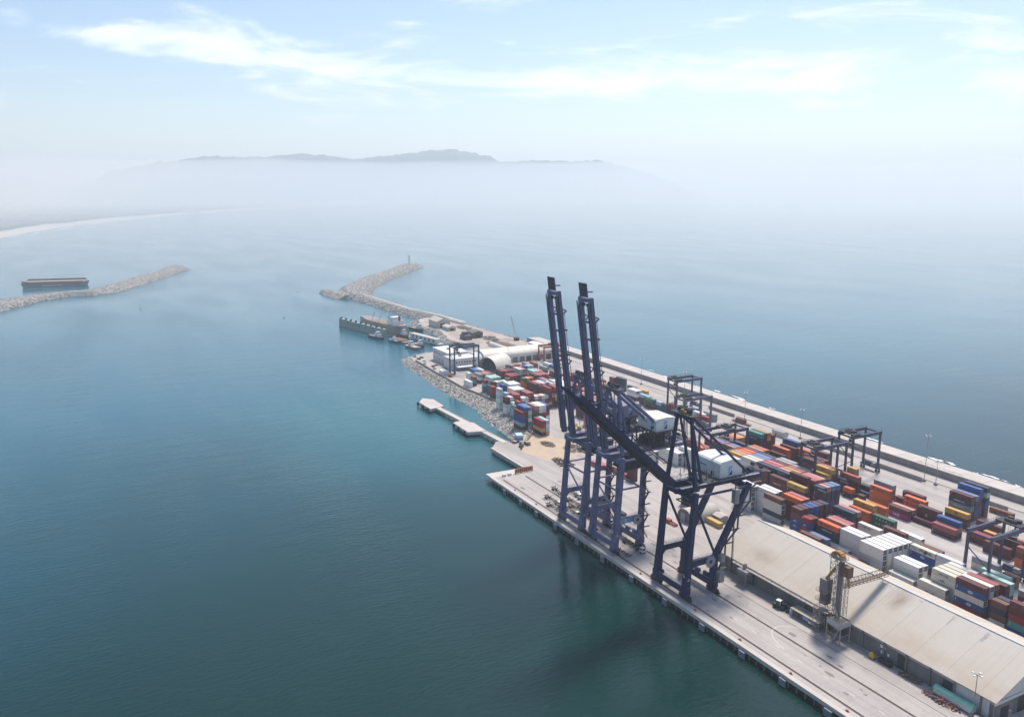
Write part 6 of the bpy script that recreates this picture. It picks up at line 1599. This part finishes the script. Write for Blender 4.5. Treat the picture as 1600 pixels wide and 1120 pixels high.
def boat(name, label, cat, x, y, rz, L_, B_, D_, hm, dm, house_at=.15, hh=3.2, group=None, mast=True):
    o = thing(name, label, cat, (x,y,WZ), rz, group); hull(L_,B_,D_).build('hull', hm, o)
    MB().box(-L_*.42,-B_*.4,D_-.05,L_*.3,B_*.4,D_+.12).build('deck', dm, o); hx = L_*house_at
    w_ = MB().box(hx-L_*.12,-B_*.3,D_+.12,hx+L_*.1,B_*.3,D_+hh).box(hx-L_*.06,-B_*.24,D_+hh,hx+L_*.06,B_*.24,D_+hh*1.7).build('wheelhouse', WHITE, o); MB().box(hx+L_*.06,-B_*.22,D_+hh*1.2,hx+L_*.063,B_*.22,D_+hh*1.55).build('window', GLASS, o)
    if mast: MB().tube((hx-L_*.03,0,D_+hh*1.7),(hx-L_*.03,0,D_+hh*3.2),.14,6).beam((hx-L_*.03,-1.5,D_+hh*2.6),(hx-L_*.03,1.5,D_+hh*2.6),.15,.15).build('mast', GREYST, o)
    b2 = MB()
    for k in range(9): b2.tube((-L_*.4+k*L_*.09,-B_*.5,D_*.6),(-L_*.4+k*L_*.09,-B_*.54,D_*.6),.45,8)
    b2.build('tyre_fender', TYRE, o); MB().tube((-L_*.3,0,D_),(-L_*.3,0,D_+1.2),.5,8).build('towing_post', DARK, o)
    return o
GREENH = mat('dock_green', (0.22,0.36,0.29), .8, var=.45, scale=.08, streak=True, col2=(0.34,0.36,0.30)); HBL = mat('hull_blue', (0.04,0.06,0.12), .5); HDK = mat('hull_dark', (0.045,0.04,0.045), .6); HGR = mat('hull_grey', (0.32,0.30,0.30), .7, var=.3, scale=.1, col2=(0.26,0.2,0.18)); DECKM = mat('deck_brown', (0.30,0.24,0.2), .85, var=.3, scale=.2)
ang = math.atan2(314.5-293.3, -911.5+1012.1)
fd = thing('floating_dock', 'long faded green floating dock with a ship inside it', 'floating dock', (-960,305,WZ), ang)
MB().box(-53,-3,-2,53,31,1.5).build('pontoon', GREENH, fd)
for k in range(4): MB().box(-53+k*26.5+.15,-3.0,1.52,-53+(k+1)*26.5-.15,1.0,9.6-.2*(k%2)).build('wing_wall', GREENH, fd)
MB().box(-53,27,1.52,53,31,9.4).build('wing_wall', GREENH, fd)
for k in range(7): MB().box(-48+k*15,-3.08,5.5,-46.6+k*15,-3.0,7.2).build('port', DARK, fd)
cr2 = MB()
for k in range(9): cr2.box(-50+k*12,-2.6,9.6,-48+k*12,-.6,11.4)
cr2.build('winch_house', DARK, fd)
ds = thing('docked_ship', 'grey hulled ship with white bridge lying inside the green floating dock', 'ship', (-946,326,WZ+3.2), ang+math.pi); hull(92,17,9,2.0).build('hull', HGR, ds); MB().box(-40,-7,9,30,7,9.3).build('deck', DECKM, ds); MB().box(-34,-7,9.3,-22,7,14).box(-32,-6,14,-24,6,18).build('bridge', WHITE, ds); MB().box(-21.9,-5.6,15,-21.8,5.6,16.4).build('window', GLASS, ds); MB().tube((-36,0,14),(-36,0,20),1.3,10).build('funnel', RUST, ds)
for x in (-8,10,26): MB().beam((x,0,9.3),(x-7,0,19),.4,.4).build('derrick', GREYST, ds)
boat('tugboat','white and dark blue tug moored against the green floating dock','tug',-906,304,ang,30,9,2.8,HBL,DECKM,.1,3.2); boat('tugboat','low dark blue workboat between the tug and the pier','workboat',-872,314,ang,22,7,2.2,HBL,GREYST,-.1,2.4)
boat('fishing_boat','pale trawler nearest the camera in the row at the basin pier','trawler',-828,318,R(12),26,7.5,2.6,HGR,PALE,-.15,3.0); boat('fishing_boat','dark trawler behind the pale one at the basin pier','trawler',-838,327,R(12),24,7,2.6,HDK,DECKM,.2,3.0); boat('fishing_boat','dark work vessel lying against the shipyard bank','work vessel',-938,364,R(5),34,9,3.0,HDK,DECKM,.25,3.2); boat('fishing_boat','rust red vessel behind the end of the green dock','vessel',-905,333,ang,30,8,3.0,mat('hull_rust',(0.20,0.075,0.06),.8),DECKM,.2,3.4); boat('fishing_boat','small dark boat just off the basin mouth','boat',-800,342,R(40),14,4.5,1.6,HDK,GREYST,.1,2.0)
bp_ = thing('deck_barge', 'flat rust brown barge between the green dock and the basin pier', 'barge', (-872,321,WZ), ang); MB().box(-17,-6,-1,17,6,2.0).build('hull', DECKM, bp_); MB().box(-14,-5,2.01,8,5,2.8).build('load', RUST, bp_)
pi_ = thing('basin_pier', 'white sided service pier in the small basin behind the boats', 'pier', (-858,344,WZ), R(10)); MB().box(-32,-3.5,1.2,32,3.5,2.4).build('deck', PALE, pi_); MB().box(-28,-2.6,2.41,26,2.6,6.6).build('shed_wall', WHITE, pi_); MB().box(-29,-3.2,6.6,27,3.2,7.0).build('shed_roof', PALE, pi_)
for k in range(8): MB().tube((-29+k*8,0,-4),(-29+k*8,0,1.2),.6,8).build('pile', CONCD, pi_)
for k in range(6): MB().box(-24+k*8.5,-2.68,3.2,-21+k*8.5,-2.6,5.4).build('window', DARK, pi_)
bg_ = thing('barge', 'large dark blue barge with ochre cargo deck moored behind the west breakwater', 'barge', (-1660,-20,WZ), math.atan2(101,20)); 
MB().extr([(-51,7.5),(-47,-1.5),(47,-1.5),(51,7.5)],'y',-14,14).build('hull', mat('barge_blue',(0.03,0.045,0.08),.7), bg_)
MB().box(-44,-12.4,7.51,46,12.4,9.2).build('cargo', mat('ochre_cargo',(0.42,0.30,0.21),.9,var=.3,scale=.1), bg_); MB().box(-46,12.5,7.51,46,13.9,12.0).build('bin_wall', HDK, bg_); MB().box(-46,-13.9,7.51,46,-12.5,9.6).build('bin_wall', HDK, bg_); MB().box(-50,-11,7.51,-46.1,11,11).build('stern_house', mat('hull_grey',(0.32,0.3,0.3)), bg_)
MB().box(-18,-14.06,2.6,14,-14.0,3.4).build('stripe', WHITE, bg_)
mb_ = thing('beacon_mast', 'thin beacon mast on the tip of the main breakwater', 'beacon', (-1700,648,3.2)); lattice(MB(),-1.2,-1.2,1.2,1.2,0,19,3,.16).build('lattice', GREYST, mb_); MB().box(-1.6,-1.6,19,1.6,1.6,21).build('lantern', WHITE, mb_)
mb2 = thing('beacon_mast', 'short beacon mast on the tip of the west breakwater', 'beacon', (-1880,200,2.9)); MB().tube((0,0,0),(0,0,9),.4,8,.25).build('pole', GREYST, mb2); MB().box(-.8,-.8,9,.8,.8,10.2).build('lantern', WHITE, mb2)
for x,y,l_ in ((-1110,246,'small dark buoy floating off the green dock'),(-1380,330,'tiny buoy near the spur of the main breakwater'),(-1290,86,'lone buoy in the harbour between the breakwaters')):
    o = thing('buoy', l_, 'buoy', (x,y,WZ)); MB().tube((0,0,-.5),(0,0,.8),.9,10,.7).build('float', DARK, o); MB().tube((0,0,.8),(0,0,2.4),.25,8,.1).build('topmark', RED, o)
# ------------------------------------------------------------------ haze over the whole bay
hz = bpy.data.materials.new('haze'); hz.use_nodes = True; t = hz.node_tree; t.nodes.clear()
pv = t.nodes.new('ShaderNodeVolumePrincipled'); pv.inputs['Color'].default_value = (0.90,0.96,1.0,1); pv.inputs['Density'].default_value = 0.00013; pv.inputs['Anisotropy'].default_value = 0.35
out = t.nodes.new('ShaderNodeOutputMaterial'); t.links.new(pv.outputs[0], out.inputs['Volume'])
tag(MB().box(XMIN,YMIN,-12.0,XMAX,YMAX,690.0).build('haze', hz), kind='stuff')

# low marine fog lying over the far shore in front of the mountains
fg = bpy.data.materials.new('low_fog'); fg.use_nodes = True; t = fg.node_tree; t.nodes.clear()
pv = t.nodes.new('ShaderNodeVolumePrincipled'); pv.inputs['Color'].default_value = (1.0,1.0,1.0,1); pv.inputs['Anisotropy'].default_value = 0.35; pv.inputs['Density'].default_value = 0.00042
out = t.nodes.new('ShaderNodeOutputMaterial'); t.links.new(pv.outputs[0], out.inputs['Volume'])
m = MB(); FP = [(1000,6),(1800,32),(3000,88),(4500,200),(6000,310),(7300,376),(8200,352),(8650,215),(8800,6)]
na = 44; nb = len(FP)
for i in range(na+1):
    a = R(-58+116*i/na); d = Vector((fwd.x*math.cos(a)+rt.x*math.sin(a), fwd.y*math.cos(a)+rt.y*math.sin(a), 0)); e = 1-0.9*abs(2*i/na-1)**8
    if i < na/2: lim = (YMIN+60)/min(-1e-6, d.y) if d.y < 0 else 1e9
    else: lim = 1e9
    k = min(1.0, lim/8800, (YMAX-100)/max(1.0, d.y*8800))
    for q in range(2):
        for r_, z in FP: m.v.append((d.x*r_*k, d.y*r_*k, 12.0+(z*e*(1+0.12*fbm(i*0.3, r_*0.0004)) if q else 0.0)))
S2 = nb*2
for i in range(na):
    for j in range(nb-1):
        a, b_ = i*S2+j, (i+1)*S2+j
        m.f += [(a,a+1,b_+1,b_),(a+nb,b_+nb,b_+nb+1,a+nb+1)]
    for j in (0, nb-1): m.f.append((i*S2+j,(i+1)*S2+j,(i+1)*S2+nb+j,i*S2+nb+j))
for i in (0, na):
    for j in range(nb-1): m.f.append((i*S2+j,i*S2+j+1,i*S2+nb+j+1,i*S2+nb+j))
tag(m.build('low_fog', fg), kind='stuff')
